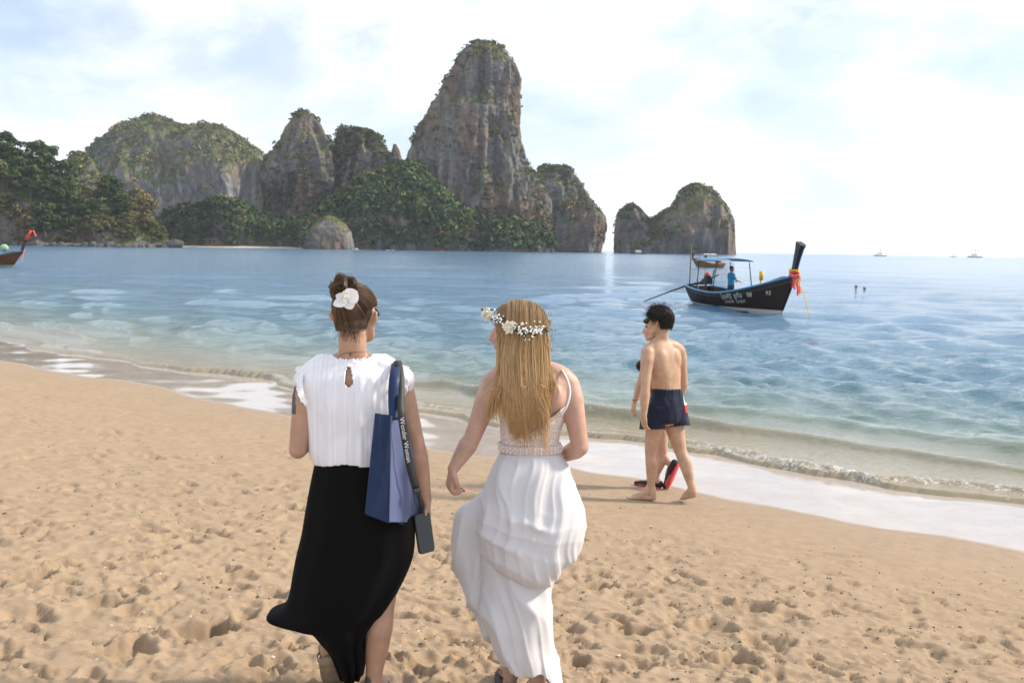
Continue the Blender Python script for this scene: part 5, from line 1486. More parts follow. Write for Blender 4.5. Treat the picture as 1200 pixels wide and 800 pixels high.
# hair: long, straight, in soft locks
hm2 = simple('fair_hair_cap', (0.20, 0.118, 0.056), 0.6, 0.3, 40)
hair2 = head_cap(h2, 1.0, 0.009, lambda l: (l[:, 1] < 0.045 + l[:, 2] * 0.45) & ~((l[:, 1] > 0.02) & (l[:, 2] < 0.0)), 'hair', hm2, W2)
M_HAIR2 = hair_mat('fair_hair', (0.11, 0.058, 0.026), (0.56, 0.36, 0.18), (0.74, 0.48, 0.23))
r = np.random.default_rng(9)
paths = []; rads = []
K_ = 18
crown = J(607, 354.5, .0)
bx = np.linspace(0, 1, 9)
#  across the back: where each lock leaves the head (px, py), passes the shoulders and ends
via = np.array([(586, 398), (588, 404), (592, 410), (600, 414), (609, 415), (618, 414), (627, 411), (635, 405), (639, 396)], float)
mid = np.array([(583, 440), (587, 444), (594, 446), (602, 448), (611, 449), (620, 449), (628, 448), (636, 445), (642, 438)], float)
end = np.array([(578, 486), (584, 476), (603, 498), (610, 506), (617, 503), (624, 500), (629, 504), (634, 496), (639, 480)], float)
dv = np.array([-.05, -.075, -.095, -.105, -.11, -.108, -.10, -.085, -.055]); dm = np.array([-.085, -.115, -.135, -.145, -.148, -.145, -.14, -.13, -.11]); de = np.array([-.105, -.13, -.135, -.14, -.142, -.14, -.135, -.13, -.12])
nl = 70
for lk in range(nl):
    b = (lk + 0.5) / nl; b = np.clip(b + r.normal(0, 0.012), 0.0, 1.0); layer = r.uniform(0, 1)
    I = lambda arr: np.array([np.interp(b, bx, arr[:, 0]), np.interp(b, bx, arr[:, 1])])
    v_, m2, e_ = I(via), I(mid), I(end)
    e_ = e_ + np.array([r.normal(0, 3.5), r.normal(-10, 14) if layer > 0.35 else r.normal(0, 5)])
    if 0.13 < b < 0.21: continue
    m2 = m2 + np.array([r.normal(0, 1.2), 0])
    a0 = (b - 0.5) * 2.5
    X_ = np.clip((b - 0.44) * 0.175, -0.080, 0.094); q_ = math.sqrt(max(0.06, 1 - (X_ / 0.108) ** 2)); g_ = 0.012 + 0.005 * layer
    c_ = h2(0, -0.014, 0.030)
    mer = [c_ + np.array([X_, -(0.076 + g_) * q_ * math.sin(f_), (0.085 + g_) * q_ * math.cos(f_)]) for f_ in np.radians([-14, 8, 30, 52, 72, 90])]
    Pv = J(v_[0], v_[1], np.interp(b, bx, dv) - 0.010 * layer); Pm = J(m2[0], m2[1], np.interp(b, bx, dm) - 0.016 * layer); Pe = J(e_[0], e_[1], np.interp(b, bx, de) - 0.014 * layer)
    Pm2 = (Pm + Pe) / 2 + np.array([r.normal(0, 0.006), -0.012, 0])
    guide = catmull(mer + [(mer[-1] + Pv) / 2, Pv, Pm, Pm2, Pe], K_)
    guide = proj_scalp(h2, 1.0, guide, 0.013 + 0.006 * layer)
    wav = r.uniform(0, 6.28); wamp = r.uniform(0.003, 0.011)
    tt = np.linspace(0, 1, K_)
    lump_r = 0.0150 * (0.45 + 0.9 * np.sin(np.clip(tt * 1.25, 0, 1) * np.pi * 0.5)) * (1 - 0.75 * sstep(0.72, 1.0, tt))
    for k in range(40):
        a = r.uniform(0, 6.28); q = math.sqrt(r.uniform(0, 1))
        off = np.stack([np.cos(a + tt * 1.2) * q * lump_r, np.sin(a + tt * 1.2) * q * lump_r * 0.55, 0 * tt], 1)
        w = np.stack([(np.sin(tt * 10.5 + b * 4.5) * 0.008 + np.sin(tt * (15 + 3 * layer) + wav) * wamp * 0.6) * sstep(0.35, 0.8, tt), 0 * tt, 0 * tt], 1)
        p = guide + off + w + np.array([r.normal(0, 0.013), r.normal(0, 0.004), r.normal(0, 0.016)]) * (sstep(0.75, 1.0, tt)[:, None])
        paths.append(p); rads.append(0.00118 * r.uniform(0.6, 1.5) * (1 - 0.6 * sstep(0.8, 1.0, tt)))
strands('hair_strands', np.array(paths), np.array(rads), M_HAIR2, hair2)
# flower crown
FC = empty('flower_crown', J(606, 372, -.0), 'white rose and baby breath crown round the fair-haired woman\'s head', 'crown')
cp = [J(570, 367, -.02), J(577, 372, -.055), J(590, 380, -.098), J(604, 386, -.125), J(618, 389, -.128), J(630, 387, -.112), J(641, 383, -.065)]
cpath = catmull(cp, 60)
M_LEAF = simple('dark_leaf', (0.030, 0.045, 0.022), 0.6, 0.3, 60)
M_ROSE = simple('ivory_rose', (0.80, 0.75, 0.60), 0.6, 0.06, 80, Subsurface_Weight=0.1, Subsurface_Scale=0.02)
M_BUD = simple('white_bud', (0.83, 0.83, 0.80), 0.7, 0.05, 80)
M_TWINE = simple('twine', (0.42, 0.29, 0.16), 0.8, 0.2, 60)
back_path = [J(641, 383, -.065), J(645, 380, .0), J(640, 374, .07), J(615, 367, .12), J(590, 363, .10), J(574, 363, .05), J(570, 367, -.02)]
MB().tube(cp + back_path[1:-1], 0.0035, n=6, sub=8).build('vine', M_LEAF, FC)
r = np.random.default_rng(14)
def rose(c, R_, nrm):
    nrm = unit(nrm); a_ = unit(np.cross(nrm, EZ)); b_ = np.cross(nrm, a_)
    e = MB(); e.ell(c + nrm * R_ * 0.3, R_ * 0.42, None, 10, 8)
    for lay, (n_, rr, tilt) in enumerate(((4, 0.34, 0.35), (5, 0.56, 0.75), (6, 0.78, 1.15))):
        for k in range(n_):
            th = 6.283 * k / n_ + lay * 0.5 + r.normal(0, 0.1)
            o_ = a_ * math.cos(th) + b_ * math.sin(th)
            d = unit(nrm * math.cos(tilt) + o_ * math.sin(tilt)); sd = np.cross(o_, nrm)
            G = []
            for u in np.linspace(0, 1, 5):
                G.append([c + o_ * R_ * rr * 0.55 + d * R_ * 0.85 * u + sd * R_ * 0.55 * v * math.sin(math.pi * (0.2 + 0.65 * u)) + o_ * R_ * 0.25 * (u * u) - o_ * R_ * 0.25 * v * v + r.normal(0, 0.0004, 3) for v in np.linspace(-1, 1, 5)])
            e.sheet(np.array(G), 0.0009)
    return e.build('rose', M_ROSE, FC)
outn = lambda p: unit(p - h2(0, -0.01, 0.02) + np.array([0, -0.02, 0.01]))
for u_, R_ in ((0.06, 0.020), (0.16, 0.018), (0.43, 0.020)):
    p = cpath[int(u_ * 59)]; rose(p + outn(p) * 0.008, R_, outn(p))
for u_, nb, sp_ in ((0.0, 10, .010), (0.12, 12, .013), (0.24, 16, .012), (0.33, 8, .010), (0.52, 10, .010), (0.60, 22, .013), (0.67, 22, .012), (0.76, 8, .009), (0.82, 22, .012), (0.88, 10, .009)):
    p = cpath[int(u_ * 59)]; mb = MB()
    for k in range(nb): mb.ell(p + outn(p) * 0.008 + r.normal(0, sp_, 3) * np.array([1, .6, 1]), r.uniform(0.0026, 0.0048), None, 7, 5)
    mb.build('bud_cluster', M_BUD, FC, kind='stuff')
for u_ in np.linspace(0.0, 0.92, 26):
    p = cpath[int(u_ * 59)]
    petal(p + r.normal(0, .003, 3), unit(r.normal(0, 1, 3) * np.array([1, .3, 1]) + outn(p) * 0.3), outn(p), r.uniform(.018, .032), r.uniform(.009, .014), 0.2, M_LEAF, FC, 'leaf')
mb = MB(); mb.tube([J(628, 383, -.118), J(636, 382.5, -.095), J(643, 383, -.06)], 0.003, n=6, sub=4); tw = mb.build('twine', M_TWINE, FC)
for pts in ([J(641, 383, -.07), J(640, 374, -.085), J(643, 366, -.09), J(647, 367, -.09), J(645.5, 370, -.09)], [J(641, 383, -.07), J(645, 379, -.09), J(647, 374, -.095), J(643, 384, -.08)], [J(641, 383, -.07), J(639, 395, -.09), J(643, 408, -.095), J(638, 416, -.10)], [J(641, 383, -.07), J(646, 390, -.085), J(645, 403, -.09), J(649, 412, -.1)], [J(641, 383, -.07), J(648, 386, -.08), J(647, 396, -.09)]):
    MB().tube(pts, 0.0016, n=5, sub=7).build('twine_end', M_TWINE, tw)

# ================================================================ man in navy shorts
Y3 = 9.12
J = lambda px, py, dy=0.0: PY(px, py, Y3 + dy)
f3 = unit(np.array([-0.60, 0.80, 0])); r3 = np.cross(f3, EZ)
MN = empty('person', on_sand(775, 584), 'barefoot man in navy swim shorts and sunglasses walking by the water', 'person')
mb = MB()
tor3 = [(397, 774, .07, .062, 0), (402, 775, .125, .075, 0), (408, 776, .165, .090, 0), (416, 777, .178, .104, 0), (428, 778, .174, .112, 0), (440, 780, .156, .108, 0), (451, 781, .142, .102, 0), (461, 782, .142, .104, 0), (474, 781, .158, .118, 0), (487, 780, .160, .118, 0), (497, 779, .14, .10, 0)]
ring_loft_c(mb, tor3, Y3, r3, f3)
mb.tube([J(775, 403), J(763, 407, -.05), J(758, 413, -.10)], [0.055, 0.058, 0.056], n=14, sub=3, round_=True)
mb.tube([J(776, 403), J(789, 406, .05), J(796, 411, .10)], [0.055, 0.058, 0.056], n=14, sub=3, round_=True)
for dd, pp in ((-.075, 1), (.085, 1)):
    mb.ell(J(777, 423) + r3 * dd - f3 * 0.050, np.array([0.085, 0.066, 0.13]), np.stack([r3, f3, EZ], 1)); mb.ell(J(780, 448) + r3 * dd * .62 - f3 * 0.048, np.array([0.062, 0.058, 0.15]), np.stack([r3, f3, EZ], 1))
h3 = head(mb, J(772, 377, .0), (-0.86, 0.50, -0.04), (0, 0, 1), 1.08, neck=J(775, 401), neck_r=0.062)
arm(mb, J(759, 413, -.11), J(756, 457, -.21), J(754.5, 486, -.24), 1.16, 1.08)
hand(mb, J(754.5, 486, -.24), (0.10, 0.1, -1), (0.75, 0.5, 0), 1.1, 0.35, -1, thumb_in=0.4)
arm(mb, J(796, 411, .11), J(801, 450, .20), J(790, 478, .33), 1.16, 1.08)
hand(mb, J(790, 478, .33), (-0.3, 0.4, -0.9), (-0.75, -0.5, 0), 1.1, 0.35, 1)
leg(mb, J(770, 490, -.05), J(763, 527, -.02), J(763, 569, -.0), 1.12, 0.086, f3)
an3 = J(763, 570, .0); gz3 = float(ground(an3[0], an3[1])); he = np.array([an3[0] + .03, an3[1] - .02, gz3 + .003]); to = he + unit(np.array([-0.97, 0.25, 0])) * 0.255
foot(mb, an3, he, to, 1.1)
leg(mb, J(788, 490, .06), J(797, 527, .02), J(811, 571, -.05), 1.12, 0.086, f3)
an4 = J(811, 573, -.05); gz4 = float(ground(an4[0], an4[1])); to4 = np.array([an4[0] - .075, an4[1] + .12, gz4 + .006]); he4 = J(814.5, 583, -.08)
foot(mb, an4, he4, to4, 1.08, up=(-0.5, 0.55, 0.75))
skin_body(mb, 'body', M_SKIN3, MN, 0.0085, 7)
eyes(h3, MN, 1.05)
for sg in (-1, 1):
    mb = MB(); mb.ell(h3(sg * 0.080, -0.012, -0.010), np.array([0.014, 0.020, 0.030]), None, 14, 10)
    mb.tube([h3(sg * 0.080, -0.002, 0.014), h3(sg * 0.090, -0.018, 0.020), h3(sg * 0.098, -0.030, 0.002), h3(sg * 0.092, -0.024, -0.018), h3(sg * 0.082, -0.008, -0.034)], 0.0075, n=8, sub=4, round_=True)
    V, N, Q, T = remesh_arrays(mb, 0.004, 3); link('ear', make_mesh('ear', V - root_base(MN), Q, T), M_SKIN3, MN)
mb = MB()
ring_loft_c(mb, [(454, 781.5, .152, .112, 0), (462, 782, .158, .118, 0), (474, 781, .176, .134, 0), (486, 780, .184, .140, 0), (492, 780, .176, .134, 0), (495, 780, .13, .11, 0)], Y3, r3, f3)
mb.ell(J(781, 489), np.array([0.13, 0.12, 0.065]), np.stack([r3, f3, EZ], 1))
mb.tube([J(771, 474, -.05), J(767, 488, -.045), J(764, 507, -.06)], [0.120, 0.124, 0.122], n=20, sub=4)
mb.tube([J(790, 474, .05), J(792, 488, .045), J(797, 506, .03)], [0.112, 0.114, 0.112], n=20, sub=4)
def sh_disp(V, N):
    px, py = topix(V)
    return 0.007 * fbm(V * np.array([11, 11, 6]), 3) + 0.004 * np.sin(px * 1.5) * sstep(464, 456, py)
M_NAVYS = cloth_mat('navy_nylon', (0.008, 0.013, 0.034), 0.55, 700, 0.1, 0.05)
shorts = garment(mb, 'shorts', M_NAVYS, MN, lambda V: (topix(V)[1] > 455.3) & (topix(V)[1] < np.where(topix(V)[0] < 781, 503, 501 - 0.1 * (topix(V)[0] - 781))), 0.008, 3, sh_disp, 0.003)
def patch(reg, name, mat):
    mb2 = MB(); sd = shorts.data
    V = np.array([v.co[:] for v in sd.vertices]) + root_base(MN); N = np.array([v.normal[:] for v in sd.vertices])
    Q = np.array([tuple(p.vertices) for p in sd.polygons if len(p.vertices) == 4])
    px, py = topix(V); k = reg(px, py, V)
    V2, N2, Q2, _ = cut(V + N * 0.004, N, Q, np.zeros((0, 3), int), k)
    if len(Q2): link(name, make_mesh(name, V2 - root_base(MN), Q2), mat, shorts)
patch(lambda px, py, V: (V @ r3 > (J(781, 470) @ r3) + 0.115) & (py > 464) & (py < 475) & (((V - J(781, 470)) @ f3) < 0.04), 'white_panel', simple('white_nylon', (0.75, 0.75, 0.77), 0.6, 0.05))
patch(lambda px, py, V: (V @ r3 > (J(781, 470) @ r3) + 0.115) & (py >= 474) & (py < 484) & (((V - J(781, 470)) @ f3) < 0.04), 'red_panel', simple('red_nylon', (0.55, 0.03, 0.03), 0.6, 0.05))
M_HAIR3 = hair_mat('black_hair', (0.006, 0.005, 0.005), (0.028, 0.022, 0.018))
hm3 = simple('black_hair_cap', (0.008, 0.007, 0.006), 0.6, 0.2)
hair3 = head_cap(h3, 1.08, 0.022, lambda l: (l[:, 1] < 0.075) & (l[:, 2] > -0.062) & ~((l[:, 1] > -0.035) & (l[:, 2] < 0.024)), 'hair', hm3, MN)
r = np.random.default_rng(23); paths = []
ex = unit(h3(1, 0, 0) - h3(0, 0, 0)); ey = unit(h3(0, 1, 0) - h3(0, 0, 0))
for k in range(2200):
    d = unit(r.normal(0, 1, 3) + np.array([0, 0, 0.35])); 
    l = np.array([d @ ex, d @ ey, d[2]])
    if l[1] > 0.55 and l[2] < 0.35: continue
    if l[2] < 0.05 and l[1] > -0.35: continue
    if l[2] < -0.62: continue
    p0 = h3(0, -0.014, 0.03) + d * 0.094; L_ = r.uniform(0.045, 0.085) * (0.6 if l[2] < -0.1 else 1.0)
    fall = unit(np.array([0, 0, -1.0]) * (1 - max(0, l[2])) + ey * (0.9 * max(0, l[2])) + d * 0.22 + r.normal(0, 0.38, 3))
    tt = np.linspace(0, 1, 6)[:, None]
    paths.append(proj_scalp(h3, 1.08, p0 + d * L_ * 0.12 * tt + fall * L_ * tt * 0.95, 0.024 + r.uniform(0, 0.010)))
strands('hair_strands', np.array(paths), np.full((len(paths), 6), 0.0024) * np.linspace(1, 0.3, 6)[None], M_HAIR3, hair3)
mb = MB()
for sg in (-1, 1):
    mb.ell(h3(sg * 0.036, 0.098, 0.006), np.array([0.030, 0.012, 0.024]), None, 14, 10); mb.tube([h3(sg * 0.084, -0.01, 0.014), h3(sg * 0.082, 0.05, 0.016), h3(sg * 0.064, 0.098, 0.014)], 0.0042, n=6, sub=3)
mb.tube([h3(-0.015, 0.108, 0.012), h3(0.015, 0.108, 0.012)], 0.0035, n=6)
mb.build('sunglasses', simple('black_plastic', (0.01, 0.01, 0.011), 0.15, 0.05), MN)

# ================================================================ companion beyond him
Y4 = 9.72
J = lambda px, py, dy=0.0: PY(px, py, Y4 + dy)
f4 = unit(np.array([-0.86, 0.5, 0])); r4 = np.cross(f4, EZ)
WB = empty('person', on_sand(768, 570), 'woman in black bikini and red-soled water shoes walking beyond the man', 'person')
mb = MB()
ring_loft_c(mb, [(400, 773, .05, .05, 0), (406, 772, .12, .065, 0), (412, 770, .15, .078, 0), (422, 768, .145, .10, 0), (430, 766, .135, .112, 0), (442, 769, .12, .098, 0), (455, 772, .118, .096, 0), (470, 774, .145, .115, 0), (484, 775, .16, .128, 0), (496, 775, .14, .11, 0)], Y4, r4, f4)
for dd in (-.06, .06): mb.ell(J(755, 428) + r4 * dd, (0.055, 0.055, 0.055))
h4 = head(mb, J(766.5, 386), (-0.92, 0.38, -0.02), EZ, 1.0, neck=J(772, 402), neck_r=0.05)
arm(mb, J(762, 411, -.12), J(751, 446, -.14), J(744, 471, -.16), 1.0)
hand(mb, J(744, 471, -.16), (-0.15, 0.1, -1), (0.8, 0.4, 0), 1.0, 0.3, -1)
arm(mb, J(782, 411, .12), J(786, 450, .16), J(778, 480, .2), 0.95)
leg(mb, J(772, 492, -.06), J(776, 528, -.02), J(769, 558, .02), 1.0, 0.085, f4)
aw = J(769, 559, .02); gw = float(ground(aw[0], aw[1])); hw_ = np.array([aw[0] + .03, aw[1] - .01, gw + .012]); tw_ = hw_ + unit(np.array([-0.9, 0.4, 0])) * 0.235
foot(mb, aw, hw_, tw_, 1.0)
leg(mb, J(776, 492, .06), J(764, 521, .02), J(786, 544, -.04), 1.0, 0.085, (-0.3, 0.6, -.6))
hr, tr_ = J(793, 545, -.10), J(781, 571, -.04)
foot(mb, J(787, 545, -.045), hr, tr_, 1.0, up=(-0.75, 0.6, -0.25))
skin_body(mb, 'body', skin_mat('skin_pink', (0.54, 0.33, 0.25), 0.16), WB, 0.008, 5)
eyes(h4, WB)
M_BIK = cloth_mat('black_swimwear', (0.006, 0.006, 0.007), 0.6)
mb = MB()
for dd in (-.06, .06): mb.ell(J(755, 428) + r4 * dd, (0.060, 0.060, 0.058))
bk = mb.build('bikini_top', M_BIK, WB)
for dd in (-.06, .06):
    q = J(757, 421) + r4 * dd; MB().tube([q, q + f4 * -.05 + EZ * 0.09, J(772, 403) + r4 * dd * .5], 0.006, n=6, sub=4).build('strap', M_BIK, bk)
mb = MB(); ring_loft_c(mb, [(474, 774, .150, .120, 0), (484, 775, .162, .130, 0), (496, 775, .145, .115, 0)], Y4, r4, f4, inflate=0.006); mb.build('bikini_bottom', M_BIK, WB)
M_SHOE = simple('black_neoprene', (0.018, 0.014, 0.02), 0.7, 0.1); M_RED = simple('red_rubber', (0.62, 0.045, 0.06), 0.55, 0.08)
def water_shoe(an_, he_, to_, up):
    d = unit(to_ - he_); L_ = np.linalg.norm(to_ - he_); sd = unit(np.cross(d, unit(up))); u = np.cross(sd, d)
    mb = MB(); mb.tube([he_ + u * .03 - d * .012, he_ + d * L_ * .3 + u * .034, he_ + d * L_ * .65 + u * .026, he_ + d * L_ * 1.0 + u * .018], np.array([[.032, .036], [.034, .038], [.043, .028], [.034, .017]]), n=16, sub=4, round_=True, up=u)
    o = mb.build('water_shoe', M_SHOE, WB)
    G = []
    for q in np.linspace(-0.08, 1.1, 14):
        w = (0.032 + 0.013 * math.sin(max(0, min(1, q)) * 2.5) ** 2) * math.sqrt(max(.03, 1 - max(0, (q - .72) / .40) ** 2)) * math.sqrt(max(.03, 1 - max(0, (0.1 - q) / .2) ** 2))
        c = he_ + d * L_ * q - u * .002; G.append([c + sd * w, c + sd * w - u * .014, c - sd * w - u * .014, c - sd * w])
    MB().loft(G).build('sole', M_RED, o)
water_shoe(aw, hw_, tw_, EZ); water_shoe(J(787, 545), hr, tr_, (-0.75, 0.6, -0.25))
hair4 = head_cap(h4, 1.0, 0.016, lambda l: (l[:, 1] < 0.06 + l[:, 2] * .3) & ~((l[:, 1] > 0.0) & (l[:, 2] < 0.02)), 'hair', simple('chestnut_cap', (0.05, 0.028, 0.018), 0.6, 0.2), WB)
r = np.random.default_rng(29); paths = []
for k in range(420):
    a = r.uniform(-2.0, 2.0); st_ = h4(math.sin(a) * .07, -.014 - math.cos(a) * .09, 0.05); tt = np.linspace(0, 1, 10)[:, None]
    en = h4(math.sin(a) * .06, -.095, -0.10 - r.uniform(0, .03))
    paths.append(proj_scalp(h4, 1.0, st_ * (1 - tt) + en * tt - np.array([0, .02, 0]) * np.sin(tt * 3.1), 0.016))
strands('hair_strands', np.array(paths), np.full((len(paths), 10), 0.0022), hair_mat('chestnut_hair', (0.035, 0.018, 0.011), (0.12, 0.065, 0.04)), hair4)
q = np.linspace(0, 6.283, 15); c = J(744.5, 468, -.155)
MB().tube([c + np.array([.032 * math.cos(a), .032 * math.sin(a), .006 * math.cos(a)]) for a in q], 0.004, n=6).build('bracelet', simple('red_thread', (0.3, 0.05, 0.04), 0.7, 0.1), WB)
# ---------------------------------------------------------------- longtail boats
def hull_dims(u, L):
    g = np.where(u < 0.45, 0.62 + 0.16 * (1 - u / 0.45) ** 2, 0.62 + 0.86 * (np.clip(u - 0.45, 0, 1) / 0.55) ** 2.1)
    k = -0.28 + 0.16 * np.clip((0.25 - u) / 0.25, 0, 1) ** 2 + 0.20 * np.clip((u - 0.72) / 0.28, 0, 1) ** 2
    B = 0.96 * np.sqrt(np.clip(1 - ((u - 0.42) / 0.60) ** 2 * np.where(u < 0.42, 0.85, 1.0), 0.0, 1)) * (1 - 0.15 * np.clip((0.25 - u) / 0.25, 0, 1))
    B = np.where(u > 0.42, 0.96 * np.clip(1 - ((u - 0.42) / 0.58) ** 2.2, 0, 1) + 0.05, B)
    return g, k, B
def hull_pt(u, v, L, off=0.0):
    """u stern->bow, v -1 starboard gunwale .. 0 keel .. 1 port"""
    g, k, B = hull_dims(u, L)
    a = np.abs(v)
    z = k + (g - k) * a ** 1.35
    y = np.sign(v) * (B + off) * a ** 0.55
    x = u * L + 1.25 * np.clip((u - 0.55) / 0.45, 0, 1) ** 2 * np.clip((z + 0.3) / 1.75, 0, 1.2) - 0.25 * np.clip((0.15 - u) / 0.15, 0, 1) * np.clip(z, 0, 1)
    return np.stack([x, y, z], -1)
def paint(name, dark, stripe, wood=0.25):
    t = NT(name)
    tc_ = t.n('ShaderNodeTexCoord'); sx = t.n('ShaderNodeSeparateXYZ'); t.l(tc_.outputs['Object'], sx.inputs[0])
    zx = t.math('SUBTRACT', sx.outputs['Z'], t.math('MULTIPLY', t.math('MAXIMUM', t.math('SUBTRACT', sx.outputs['X'], 3.0), 0.0), 0.018))
    st = t.ramp(zx, [(0.06, 1.0), (0.075, 0.0)])
    c = t.ramp(t.noise(3.0, 5, 0.6, t.coord((0.3, 1, 3))), [(0.3, tuple(x * 0.6 for x in dark)), (0.7, tuple(x * (1 + wood) for x in dark))])
    t.set(Base_Color=t.mix(st, c, stripe), Roughness=0.6, Specular_IOR_Level=0.25); t.bump(t.noise(5, 3, 0.6, t.coord((0.2, 1, 8))), 0.2, 0.01)
    return t.m
M_BLUE = simple('boat_blue_paint', (0.03, 0.20, 0.38), 0.45, 0.2, 6)
M_WOODD = simple('dark_teak', (0.055, 0.030, 0.018), 0.5, 0.3, 8)
M_METAL = simple('engine_metal', (0.03, 0.03, 0.033), 0.5, 0.3, 8, Metallic=0.3)
M_STEEL = simple('shaft_steel', (0.06, 0.075, 0.08), 0.45, 0.2, 8, Metallic=0.6)
def ribbon_mat(n, c): return simple(n, c, 0.7, 0.15, 12)
M_RR, M_RP, M_RY = ribbon_mat('ribbon_red', (0.68, 0.05, 0.03)), ribbon_mat('ribbon_pink', (0.72, 0.20, 0.22)), ribbon_mat('ribbon_yellow', (0.72, 0.45, 0.05))
def longtail(loc, rz, L, label, hullmat, railmat, prowmat, prow_h, lean, group=None, detail=2, scale=1.0, garland=True, canopy=True, canmat=None):
    e = empty('longtail_boat', loc, label, 'boat', group)
    e.rotation_euler = (0, 0, rz); e.scale = (scale,) * 3
    def put(mb, name, mat, par=e, smooth=True, **k): return link(name, mb.mesh(name, None, smooth), mat, par, **k)
    u = np.linspace(0, 1, 34); v = np.linspace(-1, 1, 25)
    U, Vv = np.meshgrid(u, v, indexing='ij')
    G = hull_pt(U, Vv, L)
    h = put(MB().sheet(G, 0.05), 'hull', hullmat)
    tr = hull_pt(np.zeros(25), v, L); put(MB().loft(np.stack([tr + [0.02, 0, 0], tr * [1, 0.02, 1] + [0.02, 0, 0]]), cap=False), 'transom', hullmat)
    for sg in (-1, 1):
        ed = hull_pt(u, np.full_like(u, sg), L); put(MB().tube(ed + np.array([0, 0, 0.02]), np.array([[0.055, 0.045]] * 34), n=8), 'gunwale_rail', railmat)
        ed = hull_pt(u[4:], np.full_like(u[4:], sg * 0.90), L, 0.02); put(MB().tube(ed, 0.02, n=6), 'rubbing_strake', M_WOODD)
    for uu in (0.16, 0.32, 0.48, 0.62):
        g_, k_, B_ = hull_dims(np.array(uu), L); put(MB().box([uu * L, 0, float(g_) - 0.22], [0.13, float(B_) * 0.80, 0.02]), 'bench', railmat, smooth=False)
    put(MB().box([0.42 * L, 0, -0.02], [0.36 * L, 0.55, 0.015]), 'floor_boards', M_WOODD, smooth=False)
    uf = np.linspace(0.80, 0.985, 8); put(MB().sheet(np.stack([hull_pt(uf, np.full(8, -0.97), L), hull_pt(uf, np.full(8, -0.5), L) * [1, 1, 0] + hull_pt(uf, np.full(8, 0.99), L) * [0, 0, 1] + [0, 0, .05], hull_pt(uf, np.full(8, 0.5), L) * [1, 1, 0] + hull_pt(uf, np.full(8, 0.99), L) * [0, 0, 1] + [0, 0, .05], hull_pt(uf, np.full(8, 0.97), L)], 1), 0.03), 'foredeck', M_WOODD)
    # stem post and the tall prow board
    b0 = hull_pt(np.array(1.0), np.array(1.0), L) * [1, 0, 1]
    stem = np.array([hull_pt(np.array(1.0), np.array(a), L) * [1, 0, 1] for a in np.linspace(0.0, 1, 8)]) + [0.02, 0, 0]
    put(MB().tube(stem, np.array([[0.05, 0.07]] * 8), n=8, up=(0, 1, 0)), 'stem_post', hullmat)
    q = np.linspace(0, 1, 9)
    pc_ = np.stack([b0[0] - 0.10 + lean * q ** 1.5, 0 * q, b0[2] - 0.25 + (prow_h - b0[2] + 0.25) * q], 1)
    rings = []
    for k in range(9):
        w, d_ = 0.075 + 0.035 * q[k] ** 2, 0.15 - 0.03 * math.sin(q[k] * 3.1) + 0.10 * q[k] ** 2
        c = pc_[k]; tl = 0.09 * (q[k] > 0.99)
        rings.append([c + [d_, w * .25, -tl], c + [d_ * .6, w, -tl * .5], c + [-d_, w, tl], c + [-d_, -w, tl], c + [d_ * .6, -w, -tl * .5], c + [d_, -w * .25, -tl]])
    pr = put(MB().loft(rings), 'prow', prowmat, smooth=False)
    if garland:
        for k, (z_, m_, rr) in enumerate(((0.02, M_RR, 0.20), (0.10, M_RP, 0.19), (0.18, M_RR, 0.18), (0.25, M_RY, 0.17))):
            c = pc_[2] + [0, 0, z_ - 0.12]; th = np.linspace(0, 2 * np.pi, 18)
            put(MB().tube([c + [rr * 1.15 * math.cos(a), rr * .75 * math.sin(a), 0.03 * math.sin(a * 3 + k) - 0.04 * math.cos(a)] for a in th], np.array([[0.05, 0.035]] * 18), n=7), 'garland', m_, pr)
        for k, (m_, y_) in enumerate(((M_RR, -0.13), (M_RP, -0.04), (M_RY, 0.10), (M_RP, 0.15), (M_RR, 0.05))):
            c = pc_[2] + [0.17, y_, -0.1]; put(MB().sheet(np.array([[c + [0.03 * math.sin(s_ * 4 + k) + 0.02 * s_, w_ * 0.045 + 0.02 * math.sin(s_ * 5 + k), -s_ * (0.42 + 0.07 * k)] for w_ in (-1, 1)] for s_ in np.linspace(0, 1, 7)]), 0.008), 'ribbon_tail', m_, pr)
    if detail >= 1:
        # engine on its pivot, long propeller shaft trailing astern
        eg = put(MB().box([0.9, 0, 1.02], [0.28, 0.15, 0.12]).box([0.95, 0, 1.20], [0.16, 0.12, 0.07]).tube([[0.55, 0, 1.0], [0.3, 0, 0.95]], 0.11, n=10).tube([[0.75, 0, 0.9], [0.75, 0, 0.5]], 0.05, n=8).tube([[1.1, 0.18, 1.2], [1.1, 0.24, 1.55]], 0.03, n=8), 'engine', M_METAL, smooth=False)
        put(MB().tube([[1.25, 0, 1.1], [1.7, 0.0, 1.25], [2.2, -0.02, 1.35]], 0.025, n=6), 'tiller', M_METAL, eg)
        put(MB().tube([[0.35, 0, 0.95], [-0.25, -0.5, 0.80], [-1.2, -1.3, 0.35], [-2.1, -2.05, -0.1]], [0.06, 0.05, 0.03, 0.025], n=8), 'shaft', M_STEEL, eg)
        put(MB().ell([0.62, 0.12, 1.32], [0.16, 0.14, 0.14]), 'fuel_can', ribbon_mat('fuel_red', (0.55, 0.12, 0.12)), eg)
